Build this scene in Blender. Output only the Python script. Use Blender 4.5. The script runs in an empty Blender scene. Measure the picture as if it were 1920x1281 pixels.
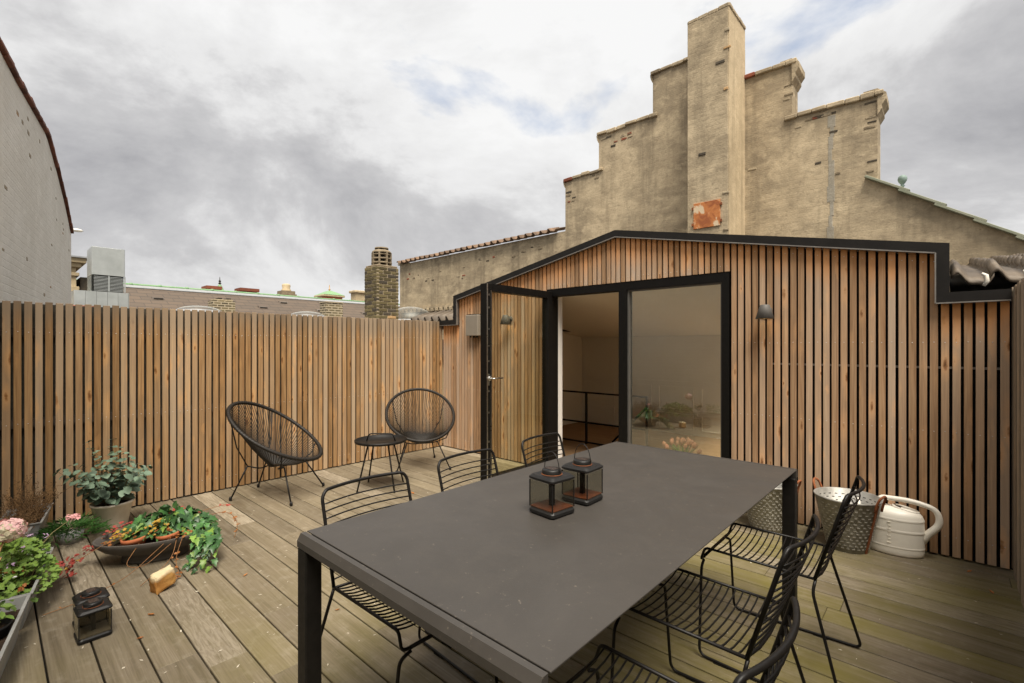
import bpy, bmesh, math, random
from mathutils import Vector, Matrix, Quaternion, noise as mnoise
R = math.radians
random.seed(7)
sc = bpy.context.scene
COL = sc.collection

# ------------------------------------------------------------------ camera
cam_d = bpy.data.cameras.new('camera')
cam = bpy.data.objects.new('camera', cam_d)
COL.objects.link(cam)
cam.location = (0, 0, 1.35)
cam.rotation_euler = (R(90), 0, R(42.356))
cam_d.sensor_width = 36.0
cam_d.lens = 36.0 * 895 / 1920
cam_d.shift_y = 8.2 / 1920
cam_d.clip_start = 0.05
cam_d.clip_end = 2000
sc.camera = cam

# ------------------------------------------------------------------ sky, sun, exposure
SUN_EL, SUN_AZ = R(64), R(-34)          # azimuth measured from +X towards +Y
sun_dir = Vector((math.cos(SUN_EL) * math.cos(SUN_AZ), math.cos(SUN_EL) * math.sin(SUN_AZ), math.sin(SUN_EL)))
w = bpy.data.worlds.new('World'); sc.world = w; w.use_nodes = True
nt = w.node_tree; nt.nodes.clear()
def wn(t, **k):
    n = nt.nodes.new(t)
    for a, b in k.items(): setattr(n, a, b)
    return n
sky = wn('ShaderNodeTexSky', sky_type='NISHITA', sun_disc=False)
sky.sun_elevation = SUN_EL
sky.sun_rotation = R(90) - SUN_AZ
tc = wn('ShaderNodeTexCoord')
cb = wn('ShaderNodeVectorMath', operation='MULTIPLY'); nt.links.new(tc.outputs['Generated'], cb.inputs[0]); cb.inputs[1].default_value = (1, 1, 1.9)
def cloud_noise(scale, detail, rough, dist, off):
    mp = wn('ShaderNodeVectorMath', operation='ADD'); nt.links.new(cb.outputs[0], mp.inputs[0]); mp.inputs[1].default_value = off
    n = wn('ShaderNodeTexNoise'); n.inputs['Scale'].default_value = scale; n.inputs['Detail'].default_value = detail
    n.inputs['Roughness'].default_value = rough; n.inputs['Distortion'].default_value = dist
    nt.links.new(mp.outputs[0], n.inputs['Vector'])
    return n
n1 = cloud_noise(1.5, 9, .55, .2, (7.7, 3.1, 4.0))      # cover
n2 = cloud_noise(1.75, 11, .61, .25, (1.1, 3.6, 5.0))     # light and dark bellies
r1 = wn('ShaderNodeValToRGB'); nt.links.new(n1.outputs[0], r1.inputs[0])
r1.color_ramp.elements[0].position = .255; r1.color_ramp.elements[0].color = (0, 0, 0, 1)
r1.color_ramp.elements[1].position = .365; r1.color_ramp.elements[1].color = (1, 1, 1, 1)
r2 = wn('ShaderNodeValToRGB'); nt.links.new(n2.outputs[0], r2.inputs[0])
e = r2.color_ramp.elements
e[0].position = .28; e[0].color = (.17, .17, .18, 1)
e[1].position = .66; e[1].color = (.445, .445, .444, 1)
m = e.new(.46); m.color = (.285, .283, .287, 1)
m = e.new(.54); m.color = (.385, .384, .384, 1)
skm = wn('ShaderNodeMixRGB', blend_type='MULTIPLY'); skm.inputs[0].default_value = 1
nt.links.new(sky.outputs[0], skm.inputs[1]); skm.inputs[2].default_value = (.085, .085, .085, 1)
mix = wn('ShaderNodeMixRGB'); nt.links.new(r1.outputs[0], mix.inputs[0]); nt.links.new(skm.outputs[0], mix.inputs[1]); nt.links.new(r2.outputs[0], mix.inputs[2])
bg = wn('ShaderNodeBackground'); nt.links.new(mix.outputs[0], bg.inputs[0]); bg.inputs[1].default_value = 1.0
wo = wn('ShaderNodeOutputWorld'); nt.links.new(bg.outputs[0], wo.inputs[0])

sd = bpy.data.lights.new('sun', 'SUN'); sd.energy = 3.6; sd.angle = R(34); sd.color = (1, .93, .82)
sun = bpy.data.objects.new('sun', sd); COL.objects.link(sun)
sun.rotation_euler = (-sun_dir).to_track_quat('-Z', 'Y').to_euler()
sun.location = (6, -3, 9)

vs = sc.view_settings
vs.view_transform = 'Standard'; vs.look = 'None'; vs.gamma = 1.0; vs.exposure = 1.08
vs.use_curve_mapping = False

# ------------------------------------------------------------------ materials
MATS = {}
class NT:
    """small helper round one material's node tree"""
    def __init__(s, name):
        s.m = bpy.data.materials.new(name); s.m.use_nodes = True
        s.t = s.m.node_tree; s.t.nodes.clear()
        s.out = s.n('ShaderNodeOutputMaterial')
        s.b = s.n('ShaderNodeBsdfPrincipled'); s.l(s.b.outputs[0], s.out.inputs[0])
        MATS[name] = s.m
    def n(s, t, **k):
        x = s.t.nodes.new(t)
        for a, b in k.items(): setattr(x, a, b)
        return x
    def l(s, a, b): s.t.links.new(a, b)
    def val(s, sock, v):
        if hasattr(v, 'default_value') or isinstance(v, bpy.types.NodeSocket): s.l(v, sock)
        else: sock.default_value = v
    def math(s, op, a, b=0.0, c=None):
        x = s.n('ShaderNodeMath', operation=op); s.val(x.inputs[0], a); s.val(x.inputs[1], b)
        if c is not None: s.val(x.inputs[2], c)
        return x.outputs[0]
    def mix(s, f, a, b, mode='MIX'):
        x = s.n('ShaderNodeMixRGB', blend_type=mode); s.val(x.inputs[0], f)
        s.val(x.inputs[1], a if not isinstance(a, tuple) else (*a, 1)[:4]); s.val(x.inputs[2], b if not isinstance(b, tuple) else (*b, 1)[:4])
        return x.outputs[0]
    def ramp(s, f, *stops):
        x = s.n('ShaderNodeValToRGB'); s.l(f, x.inputs[0]); el = x.color_ramp.elements
        while len(el) < len(stops): el.new(.5)
        for q, (p, c) in zip(el, stops):
            q.position = p; q.color = (*c, 1)[:4] if isinstance(c, tuple) else (c, c, c, 1)
        return x.outputs[0]
    def coord(s, kind='Object', scale=(1, 1, 1), rnd=False, loc=(0, 0, 0)):
        tcn = s.n('ShaderNodeTexCoord'); v = tcn.outputs[kind]
        if rnd:
            oi = s.n('ShaderNodeObjectInfo'); a = s.n('ShaderNodeVectorMath', operation='ADD')
            mu = s.n('ShaderNodeVectorMath', operation='SCALE'); mu.inputs[0].default_value = (37.1, 61.7, 23.3); s.l(oi.outputs['Random'], mu.inputs['Scale'])
            s.l(v, a.inputs[0]); s.l(mu.outputs[0], a.inputs[1]); v = a.outputs[0]
        mp = s.n('ShaderNodeMapping'); mp.inputs['Scale'].default_value = scale; mp.inputs['Location'].default_value = loc
        s.l(v, mp.inputs[0]); return mp.outputs[0]
    def world(s, scale=(1, 1, 1)):
        g = s.n('ShaderNodeNewGeometry'); mp = s.n('ShaderNodeMapping'); mp.inputs['Scale'].default_value = scale
        s.l(g.outputs['Position'], mp.inputs[0]); return mp.outputs[0]
    def noise(s, v, scale, detail=4, rough=.55, dist=0.0):
        x = s.n('ShaderNodeTexNoise'); s.l(v, x.inputs['Vector']); x.inputs['Scale'].default_value = scale
        x.inputs['Detail'].default_value = detail; x.inputs['Roughness'].default_value = rough; x.inputs['Distortion'].default_value = dist
        return x.outputs[0]
    def rand(s): return s.n('ShaderNodeObjectInfo').outputs['Random']
    def bump(s, h, strength=.3, dist=.01, prev=None):
        x = s.n('ShaderNodeBump'); x.inputs['Strength'].default_value = strength; x.inputs['Distance'].default_value = dist
        s.l(h, x.inputs['Height'])
        if prev is not None: s.l(prev, x.inputs['Normal'])
        s.l(x.outputs[0], s.b.inputs['Normal']); return x.outputs[0]
    def base(s, c): s.val(s.b.inputs['Base Color'], c if not isinstance(c, tuple) else (*c, 1)[:4])
    def rough(s, r): s.val(s.b.inputs['Roughness'], r)
    def set(s, **k):
        for a, b in k.items(): s.b.inputs[a.replace('_', ' ')].default_value = b

def plain(name, c1, c2=None, scale=8.0, rough=.6, bump=.0, metal=0.0, spec=.3, rnd=.0, bdist=.004, rr=.1):
    s = NT(name); v = s.coord('Object', rnd=True)
    f = s.noise(v, scale, 6, .6)
    c2 = c2 or tuple(x * .72 for x in c1)
    col = s.mix(s.ramp(f, (.35, 0.0), (.68, 1.0)), c1, c2)
    if rnd:
        k = s.math('MULTIPLY_ADD', s.rand(), rnd * 2, 1 - rnd)
        hs = s.n('ShaderNodeHueSaturation'); s.l(k, hs.inputs['Value']); s.l(col, hs.inputs['Color']); col = hs.outputs[0]
    s.base(col)
    s.rough(s.math('MULTIPLY_ADD', s.noise(v, scale * 2.3, 4), rr * 2, rough - rr))
    s.set(Metallic=metal, Specular_IOR_Level=spec)
    if bump: s.bump(s.noise(v, scale * 4, 6, .65), bump, bdist)
    return s.m

def wood(name, light, dark, grey, along=2, top_tone=None, grey_amt=.5, knots=True, thin=0, rnd=.30, end_grey=0.0):
    """sawn larch: grain stretched along one axis, knots, per-board tone"""
    s = NT(name)
    sc_ = [26, 26, 26]; sc_[along] = 1.3
    v = s.coord('Object', tuple(sc_), rnd=True)
    g1 = s.noise(v, 1.0, 5, .6, 1.2)
    sc2 = [110, 110, 110]; sc2[along] = 3.0
    v2 = s.coord('Object', tuple(sc2), rnd=True)
    g2 = s.noise(v2, 1.0, 3, .6)
    col = s.mix(s.ramp(g1, (.3, 0.0), (.72, 1.0)), light, dark)
    col = s.mix(s.math('MULTIPLY', s.ramp(g2, (.38, 0.0), (.68, 1.0)), .42), col, tuple(x * .5 for x in dark))
    # grey weathering: whole boards and long stretches
    sc3 = [3, 3, 3]; sc3[along] = 1.1
    gw = s.noise(s.coord('Object', tuple(sc3), rnd=True), 1.0, 3, .5)
    ga = s.math('ADD', s.math('MULTIPLY', s.rand(), .55), s.math('MULTIPLY', gw, .6))
    col = s.mix(s.math('MULTIPLY', s.ramp(ga, (.42, 0.0), (.90, 1.0)), grey_amt), col, grey)
    h = g2
    if knots:
        sk = [15, 15, 15]; sk[along] = 4.2; sk[thin] = .4
        kv = s.coord('Object', tuple(sk), rnd=True)
        wob = s.n('ShaderNodeTexNoise'); s.l(s.coord('Object', (40, 40, 40), rnd=True), wob.inputs['Vector']); wob.inputs['Scale'].default_value = 1.0; wob.inputs['Detail'].default_value = 3
        wsc = s.n('ShaderNodeVectorMath', operation='SCALE'); s.l(wob.outputs['Color'], wsc.inputs[0]); wsc.inputs['Scale'].default_value = .22
        wad = s.n('ShaderNodeVectorMath', operation='ADD'); s.l(kv, wad.inputs[0]); s.l(wsc.outputs[0], wad.inputs[1])
        vo = s.n('ShaderNodeTexVoronoi'); s.l(wad.outputs[0], vo.inputs['Vector']); vo.inputs['Scale'].default_value = 1.0
        spc = s.n('ShaderNodeSeparateXYZ'); s.l(vo.outputs['Color'], spc.inputs[0])
        gate = s.ramp(spc.outputs[0], (.28, 0.0), (.36, 1.0))
        size = s.math('MULTIPLY_ADD', spc.outputs[1], .9, .35)                     # knots of many sizes
        dd = s.math('DIVIDE', vo.outputs['Distance'], size)
        kr = s.math('MULTIPLY', s.ramp(dd, (.10, 1.0), (.20, 0.0)), gate)
        eye = s.math('MULTIPLY', s.ramp(dd, (.02, 1.0), (.08, 0.0)), gate)
        halo = s.math('MULTIPLY', s.ramp(dd, (.18, 1.0), (.55, 0.0)), gate)
        col = s.mix(s.math('MULTIPLY', halo, .55), col, tuple(x * y for x, y in zip(light, (1.15, 1.02, .88))))
        col = s.mix(s.math('MULTIPLY', kr, .88), col, tuple(x * y for x, y in zip(dark, (.62, .48, .36))))
        col = s.mix(s.math('MULTIPLY', eye, .7), col, (.045, .028, .016))
    if top_tone:
        tcn = s.n('ShaderNodeTexCoord'); sp = s.n('ShaderNodeSeparateXYZ'); s.l(tcn.outputs['Object'], sp.inputs[0])
        d = s.math('ADD', sp.outputs[2], s.math('MULTIPLY', s.rand(), .14))
        d = s.math('ADD', d, s.math('MULTIPLY_ADD', s.noise(v, .6, 3), .24, -.12))
        col = s.mix(s.math('MULTIPLY', s.ramp(s.math('ADD', d, 1.0), (.80, 0.0), (1.0, 1.0)), .8), col, top_tone)
    if rnd:
        k = s.math('MULTIPLY_ADD', s.rand(), rnd * 2, 1 - rnd)
        hs = s.n('ShaderNodeHueSaturation'); s.l(k, hs.inputs['Value']); s.l(col, hs.inputs['Color']); col = hs.outputs[0]
    s.base(col); s.rough(s.math('MULTIPLY_ADD', g1, .2, .62)); s.set(Specular_IOR_Level=.15)
    s.bump(h, .35, .002)
    return s

wood('larch_fence', (.50, .305, .140), (.30, .160, .066), (.325, .262, .190), top_tone=(.25, .19, .13), grey_amt=.7)
wood('larch_cladding', (.57, .365, .210), (.36, .205, .108), (.35, .285, .225), top_tone=(.58, .27, .10), grey_amt=.8, thin=1)
wood('larch_grey', (.40, .32, .235), (.29, .22, .155), (.33, .28, .23), grey_amt=.8)
wood('rail_wood', (.055, .045, .036), (.035, .028, .022), (.06, .05, .042), along=1, knots=False)
wood('parquet', (.36, .23, .12), (.26, .15, .075), (.3, .2, .12), along=0, knots=False, grey_amt=.2)

def deck_mat(name, a, b, bleach=False):
    s = NT(name)
    g1 = s.noise(s.coord('Object', (1.2, 24, 24), rnd=True), 1.0, 6, .62, 1.0)
    g2 = s.noise(s.coord('Object', (4, 150, 60), rnd=True), 1.0, 3, .6)
    blot = s.noise(s.world(), 2.2, 6, .6, .4)
    fine = s.noise(s.world(), 16, 5, .65)
    col = s.mix(s.ramp(g1, (.3, 0.0), (.72, 1.0)), a, b)
    col = s.mix(s.math('MULTIPLY', s.ramp(g2, (.40, 0.0), (.68, 1.0)), .4), col, tuple(x * .5 for x in b))
    col = s.mix(s.math('MULTIPLY', s.ramp(fine, (.52, 0.0), (.75, 1.0)), .18), col, (.50, .45, .37))
    if bleach:
        st = s.noise(s.coord('Object', (3.5, 30, 20), rnd=True), 1.0, 6, .7, 2.5)
        col = s.mix(s.ramp(st, (.42, 0.0), (.58, .6)), col, (.34, .29, .22))
    # algae: grows on the shady, damp side by the right-hand fence and under the table
    g = s.n('ShaderNodeNewGeometry'); sp = s.n('ShaderNodeSeparateXYZ'); s.l(g.outputs['Position'], sp.inputs[0])
    damp = s.ramp(s.math('MULTIPLY_ADD', sp.outputs[0], .20, .95), (.30, 0.0), (.82, 1.0))
    alg = s.math('MULTIPLY', s.ramp(s.math('ADD', s.math('MULTIPLY', blot, .55), s.math('ADD', s.math('MULTIPLY', g1, .28), s.math('MULTIPLY', s.rand(), .17))), (.36, 0.0), (.66, 1.0)), s.math('MULTIPLY_ADD', damp, .78, .08))
    col = s.mix(alg, col, (.130, .112, .020))
    k = s.math('MULTIPLY_ADD', s.rand(), .34, .83)
    hs = s.n('ShaderNodeHueSaturation'); s.l(k, hs.inputs['Value']); s.l(col, hs.inputs['Color'])
    s.base(hs.outputs[0]); s.rough(s.math('MULTIPLY_ADD', blot, .35, .42)); s.set(Specular_IOR_Level=.25)
    s.bump(s.math('ADD', g2, s.math('MULTIPLY', fine, .6)), .3, .002)
deck_mat('deck', (.225, .185, .128), (.132, .104, .068))
deck_mat('deck_bleached', (.235, .195, .14), (.15, .118, .08), True)

def plaster(name, a, b, stain, brickish=False, bscale=1.0, stain_amt=.6, vamt=.5, famt=.5, chips=None, chip_lo=.70, ghost=0.0, bh=.18):
    s = NT(name); v = s.world()
    big = s.noise(v, .75, 7, .62, .6); mid = s.noise(v, 3.2, 6, .6, .3); fine = s.noise(v, 38, 5, .7)
    hz = s.noise(s.world((2.2, 2.2, 3.6)), 1.3, 6, .65)
    col = s.mix(s.ramp(mid, (.32, 0.0), (.7, 1.0)), a, b)
    col = s.mix(s.math('MULTIPLY', s.ramp(s.math('ADD', s.math('MULTIPLY', big, .6), s.math('MULTIPLY', hz, .4)), (.43, 0.0), (.58, 1.0)), stain_amt), col, stain)
    spots = s.noise(v, 9, 6, .7, .5)
    col = s.mix(s.math('MULTIPLY', s.ramp(spots, (.52, 0.0), (.68, 1.0)), famt * .9), col, stain)
    lite = s.noise(s.world((1.7, 1.7, 2.4)), 2.3, 7, .66, .4)
    col = s.mix(s.math('MULTIPLY', s.ramp(lite, (.53, 0.0), (.64, 1.0)), .55), col, tuple(x * 1.06 for x in a))
    vert = s.noise(s.world((5, 5, .35)), 1.0, 5, .6)
    col = s.mix(s.math('MULTIPLY', s.ramp(vert, (.50, 0.0), (.72, 1.0)), vamt), col, tuple(x * .6 for x in stain))
    col = s.mix(s.math('MULTIPLY', s.ramp(fine, (.50, 0.0), (.8, 1.0)), famt), col, tuple(x * .5 for x in b))
    h = s.math('ADD', s.math('MULTIPLY', fine, .5), s.math('MULTIPLY', mid, 1.2))
    if chips:
        sp = s.noise(s.world((7, 7, 13)), 1.0, 3, .5)
        cf = s.math('MULTIPLY', s.ramp(sp, (chip_lo, 0.0), (chip_lo + .03, 1.0)), .8)
        cc = s.mix(s.ramp(s.noise(v, 2.4, 2), (.4, 0.0), (.6, 1.0)), chips[0], chips[1])
        col = s.mix(cf, col, cc)
        h = s.math('SUBTRACT', h, s.math('MULTIPLY', cf, .8))
    if brickish:
        g = s.n('ShaderNodeNewGeometry'); spx = s.n('ShaderNodeSeparateXYZ'); s.l(g.outputs['Position'], spx.inputs[0])
        cm = s.n('ShaderNodeCombineXYZ'); s.l(s.math('ADD', spx.outputs[0], spx.outputs[1]), cm.inputs[0]); s.l(spx.outputs[2], cm.inputs[1])
        dv = s.n('ShaderNodeVectorMath', operation='ADD'); s.l(cm.outputs[0], dv.inputs[0])
        nz = s.n('ShaderNodeTexNoise'); s.l(v, nz.inputs['Vector']); nz.inputs['Scale'].default_value = 6
        scv = s.n('ShaderNodeVectorMath', operation='SCALE'); s.l(nz.outputs['Color'], scv.inputs[0]); scv.inputs['Scale'].default_value = .02
        s.l(scv.outputs[0], dv.inputs[1])
        bt = s.n('ShaderNodeTexBrick'); s.l(dv.outputs[0], bt.inputs['Vector'])
        bt.inputs['Scale'].default_value = bscale; bt.inputs['Brick Width'].default_value = .23; bt.inputs['Row Height'].default_value = .067
        bt.inputs['Mortar Size'].default_value = .008; bt.inputs['Mortar Smooth'].default_value = .9
        bt.inputs['Color1'].default_value = (1, 1, 1, 1); bt.inputs['Color2'].default_value = (.8, .8, .8, 1); bt.inputs['Mortar'].default_value = (0, 0, 0, 1)
        h = s.math('ADD', h, s.math('MULTIPLY', bt.outputs['Color'], bh))
        if ghost:
            bt.inputs['Color2'].default_value = (.25, .25, .25, 1); gm = s.noise(v, 1.7, 4, .6)
            col = s.mix(s.math('MULTIPLY', s.math('MULTIPLY', s.math('SUBTRACT', 1.0, bt.outputs['Color']), s.ramp(gm, (.42, 0.0), (.58, 1.0))), ghost), col, tuple(x * .45 for x in b))
    s.base(col); s.rough(.9); s.set(Specular_IOR_Level=.2)
    s.bump(h, .8, .012)
plaster('gable_plaster', (.55, .445, .295), (.385, .305, .20), (.185, .148, .10), chips=((.26, .20, .13), (.11, .075, .05)), chip_lo=.745, stain_amt=.62, brickish=True, ghost=.13, bh=.12)
plaster('gable_plaster_sunlit', (.57, .455, .295), (.47, .37, .235), (.34, .265, .165), stain_amt=.4)  # paler copy for the chimney flank, sunlight put into its colour
plaster('white_wall', (.86, .82, .735), (.80, .755, .665), (.68, .63, .53), brickish=True, chips=((.45, .40, .32), (.50, .36, .20)), chip_lo=.75, stain_amt=.35, vamt=.08, famt=.15)
plain('interior_wall', (.83, .76, .63), (.81, .74, .61), 2.5, .8)
plain('interior_white', (.80, .76, .70), (.76, .72, .66), 3, .6)
plain('membrane', (.008, .007, .006), (.013, .011, .009), 20, .9)
plain('fence_felt', (.075, .066, .05), (.045, .040, .031), 25, .95, bump=.3)
plain('black_metal', (.0075, .0065, .0055), (.012, .0105, .009), 30, .5, spec=.22, bump=.05, bdist=.001)
plain('black_frame', (.0045, .0038, .0032), (.007, .006, .005), 30, .5, spec=.16)
plain('flashing', (.0095, .0082, .007), (.014, .012, .0105), 9, .5, spec=.22, bump=.04)
plain('flashing_lip', (.30, .285, .26), (.22, .20, .18), 12, .4, metal=.6)
plain('chair_wire', (.006, .0052, .0045), (.010, .0085, .0075), 40, .45, spec=.25, bump=.05, bdist=.001)
plain('lounge_cord', (.020, .016, .012), (.011, .009, .007), 60, .55, bump=.3, bdist=.002)
plain('steel', (.62, .61, .58), (.5, .49, .46), 20, .3, metal=1.0)
plain('screw_head', (.66, .63, .57), (.5, .47, .42), 20, .35, metal=.8)
plain('lamp_grey', (.10, .092, .082), (.085, .078, .07), 20, .55)
plain('box_grey', (.235, .205, .165), (.22, .19, .15), 14, .5)
plain('galvanised', (.50, .52, .50), (.40, .42, .40), 3.0, .42, metal=.55, bump=.05)
plain('zinc_trough', (.40, .40, .38), (.28, .28, .265), 9, .5, metal=.2, bump=.15, rr=.15)
plain('zinc_bucket', (.36, .35, .32), (.22, .21, .19), 11, .5, metal=.5, bump=.15, rr=.15)
plain('bucket_slot', (.46, .44, .39), (.34, .32, .28), 20, .4, metal=.5)
plain('slot_dark', (.03, .026, .02), None, 20, .8)
plain('rust_iron', (.26, .085, .030), (.14, .045, .018), 22, .8, bump=.4)
plain('white_plastic', (.84, .80, .71), (.80, .75, .65), 4, .38, spec=.5)
plain('cream_glaze', (.78, .71, .58), (.66, .58, .45), 10, .6, bump=.1)
plain('terracotta', (.50, .155, .062), (.40, .12, .05), 14, .75, bump=.1)
plain('bowl_grey', (.10, .088, .076), (.075, .066, .057), 18, .75, bump=.15)
plain('soil', (.060, .036, .020), (.026, .016, .010), 40, 1.0, bump=.8, bdist=.01)
plain('black_plastic', (.009, .0085, .008), (.013, .012, .011), 20, .45, spec=.3)
plain('euca_leaf', (.155, .215, .150), (.085, .135, .085), 14, .55, rnd=.28)
plain('euca_stem', (.22, .17, .07), (.30, .26, .12), 14, .7)
plain('ivy_leaf', (.070, .165, .040), (.032, .095, .034), 26, .38, rnd=.35)
plain('ivy_leaf_dark', (.040, .098, .030), (.024, .062, .020), 26, .35, rnd=.3)
plain('ivy_leaf_lime', (.19, .29, .05), (.12, .22, .04), 26, .4, rnd=.25)
plain('yellow_leaf', (.55, .36, .05), (.42, .22, .03), 20, .5, rnd=.3)
plain('red_leaf', (.30, .050, .035), (.17, .028, .022), 20, .5, rnd=.3)
plain('rusty_leaf', (.36, .14, .035), (.22, .075, .02), 20, .6, rnd=.3)
plain('vine_stem', (.30, .145, .055), (.20, .09, .035), 20, .7)
plain('geranium_leaf', (.205, .31, .055), (.115, .215, .035), 22, .5, rnd=.25)
plain('grass_leaf', (.060, .155, .030), (.035, .100, .020), 22, .5)
plain('dry_stem', (.185, .105, .045), (.105, .058, .026), 30, .85)
plain('straw_stem', (.52, .33, .14), (.40, .24, .10), 30, .8)
plain('hydrangea_cream', (.74, .66, .46), (.66, .60, .42), 40, .6)
plain('hydrangea', (.76, .50, .46), (.70, .42, .42), 40, .6, rnd=.15)
plain('pink_petal', (.80, .42, .40), (.72, .34, .34), 20, .55)
plain('lilac_petal', (.62, .42, .60), None, 20, .55)
plain('white_petal', (.80, .80, .78), None, 20, .55)
plain('tulip', (.70, .29, .185), (.62, .36, .20), 16, .5, rnd=.15)
plain('tulip_leaf', (.20, .34, .06), (.12, .24, .04), 16, .5)
plain('pantile_brown', (.205, .125, .075), (.12, .080, .052), 5, .75, bump=.2, rnd=.3)
plain('pantile_grey', (.155, .122, .088), (.088, .068, .05), 7, .6, bump=.2, rnd=.25)
plain('red_tile', (.23, .085, .050), (.12, .05, .032), 7, .8, bump=.2, rnd=.3)
plain('mortar_white', (.70, .66, .58), (.55, .50, .42), 20, .9, bump=.3)
plain('copper_green', (.15, .29, .13), (.22, .33, .19), 6, .7)
plain('verge_green', (.21, .225, .16), (.27, .27, .20), 6, .6)
plain('finial_green', (.22, .29, .26), (.14, .19, .17), 12, .6)
plain('yellow_brick', (.165, .130, .060), (.085, .068, .034), 12, .9, bump=.4, rnd=.4)
plain('pale_brick', (.52, .33, .16), (.42, .26, .12), 12, .9, bump=.4)
plain('red_brick', (.27, .085, .045), (.18, .060, .035), 12, .9, bump=.4, rnd=.3)
plain('dark_brick', (.060, .050, .038), (.10, .080, .055), 12, .9, bump=.4, rnd=.3)
plain('mortar', (.42, .345, .235), (.31, .25, .165), 20, .95, bump=.4)
plain('concrete_cowl', (.26, .205, .135), (.16, .125, .08), 9, .9, bump=.4)
plain('cream_stone', (.50, .40, .25), (.38, .295, .175), 3, .85, bump=.2)
plain('slate_grey', (.135, .105, .085), (.19, .165, .14), 2.5, .8, rnd=.25)
plain('lead', (.30, .305, .31), (.25, .255, .26), 5, .5)
plain('street', (.12, .11, .10), (.09, .085, .08), .4, .9)
plain('felt_roof', (.05, .047, .043), (.035, .033, .03), 4, .9)
plain('fallen', (.58, .53, .43), (.48, .42, .32), 30, .8, rnd=.3)
plain('solar_panel', (.035, .026, .024), (.05, .04, .036), 60, .25)
plain('amber_floor', (.15, .048, .024), (.09, .028, .014), 30, .35)

# slab of yellow sandstone
s = NT('sandstone'); v = s.coord('Object')
f = s.noise(v, 9, 6, .6); g = s.noise(v, 30, 5, .6)
tcn = s.n('ShaderNodeTexCoord'); sp = s.n('ShaderNodeSeparateXYZ'); s.l(tcn.outputs['Object'], sp.inputs[0])
col = s.mix(s.ramp(f, (.35, 0.0), (.6, 1.0)), (.55, .30, .085), (.43, .19, .04))
crust = s.ramp(s.math('ADD', s.math('MULTIPLY', sp.outputs[2], 9.0), s.math('MULTIPLY', f, .9)), (.62, 0.0), (.78, 1.0))
col = s.mix(crust, col, (.60, .48, .29))
col = s.mix(s.math('MULTIPLY', s.ramp(g, (.62, 0.0), (.72, 1.0)), .5), col, (.15, .08, .03))
s.base(col); s.rough(.9); s.bump(s.math('ADD', f, g), .7, .008)

# rusted hatch
s = NT('rust_plate'); v = s.world()
f = s.noise(v, 5.5, 6, .6, .8); g = s.noise(v, 40, 4)
col = s.mix(s.ramp(f, (.40, 0.0), (.52, 1.0)), (.30, .085, .022), (.50, .175, .045))
col = s.mix(s.ramp(f, (.545, 0.0), (.60, 1.0)), col, (.64, .50, .33))
s.base(s.mix(s.math('MULTIPLY', g, .25), col, (.12, .04, .015))); s.rough(.8); s.bump(g, .4, .004)

# powder-coated table top, dusty
s = NT('table_top'); v = s.coord('Object')
f = s.noise(v, 2.2, 7, .65, .3); g = s.noise(v, 180, 3, .7); sc1 = s.noise(s.coord('Object', (3, 90, 3)), 1.0, 3, .6)
du = s.noise(v, 55, 3, .7)
col = s.mix(s.ramp(f, (.35, 0.0), (.7, 1.0)), (.046, .0405, .035), (.036, .0315, .027))
col = s.mix(s.math('MULTIPLY', s.ramp(du, (.66, 0.0), (.76, 1.0)), .4), col, (.26, .22, .17))
col = s.mix(s.math('MULTIPLY', s.ramp(sc1, (.72, 0.0), (.8, 1.0)), .15), col, (.2, .18, .15))
smg = s.noise(v, 4.5, 5, .6, 1.5)
col = s.mix(s.math('MULTIPLY', s.ramp(smg, (.50, 0.0), (.72, 1.0)), .13), col, (.085, .074, .062))
s.base(col); s.rough(s.math('ADD', s.math('MULTIPLY_ADD', f, .26, .28), s.math('MULTIPLY', smg, .18))); s.set(Specular_IOR_Level=.5)
s.bump(g, .18, .001)

# far slate roof: courses too small to pick apart
s = NT('far_slates')
g = s.n('ShaderNodeNewGeometry'); sp = s.n('ShaderNodeSeparateXYZ'); s.l(g.outputs['Position'], sp.inputs[0])
cm = s.n('ShaderNodeCombineXYZ'); s.l(sp.outputs[1], cm.inputs[0]); s.l(sp.outputs[2], cm.inputs[1])
bt = s.n('ShaderNodeTexBrick'); s.l(cm.outputs[0], bt.inputs['Vector']); bt.inputs['Scale'].default_value = 1
bt.inputs['Brick Width'].default_value = .55; bt.inputs['Row Height'].default_value = .16; bt.inputs['Mortar Size'].default_value = .012
bt.inputs['Color1'].default_value = (.105, .076, .052, 1); bt.inputs['Color2'].default_value = (.075, .058, .043, 1); bt.inputs['Mortar'].default_value = (.03, .026, .023, 1)
f = s.noise(s.world((.3, .3, 1)), 1.2, 5, .6)
s.base(s.mix(s.math('MULTIPLY', f, .5), bt.outputs['Color'], (.12, .082, .055))); s.rough(.8); s.bump(bt.outputs['Color'], .5, .03)

# far brickwork, courses of a few pixels
s = NT('far_brick')
g = s.n('ShaderNodeNewGeometry'); sp = s.n('ShaderNodeSeparateXYZ'); s.l(g.outputs['Position'], sp.inputs[0])
cm = s.n('ShaderNodeCombineXYZ'); s.l(s.math('ADD', sp.outputs[0], sp.outputs[1]), cm.inputs[0]); s.l(sp.outputs[2], cm.inputs[1])
bt = s.n('ShaderNodeTexBrick'); s.l(cm.outputs[0], bt.inputs['Vector']); bt.inputs['Scale'].default_value = 1
bt.inputs['Brick Width'].default_value = .23; bt.inputs['Row Height'].default_value = .085; bt.inputs['Mortar Size'].default_value = .014
bt.inputs['Color1'].default_value = (.19, .15, .075, 1); bt.inputs['Color2'].default_value = (.085, .07, .04, 1); bt.inputs['Mortar'].default_value = (.46, .38, .26, 1)
s.base(bt.outputs['Color']); s.rough(.9); s.bump(bt.outputs['Color'], .4, .02)

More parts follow.
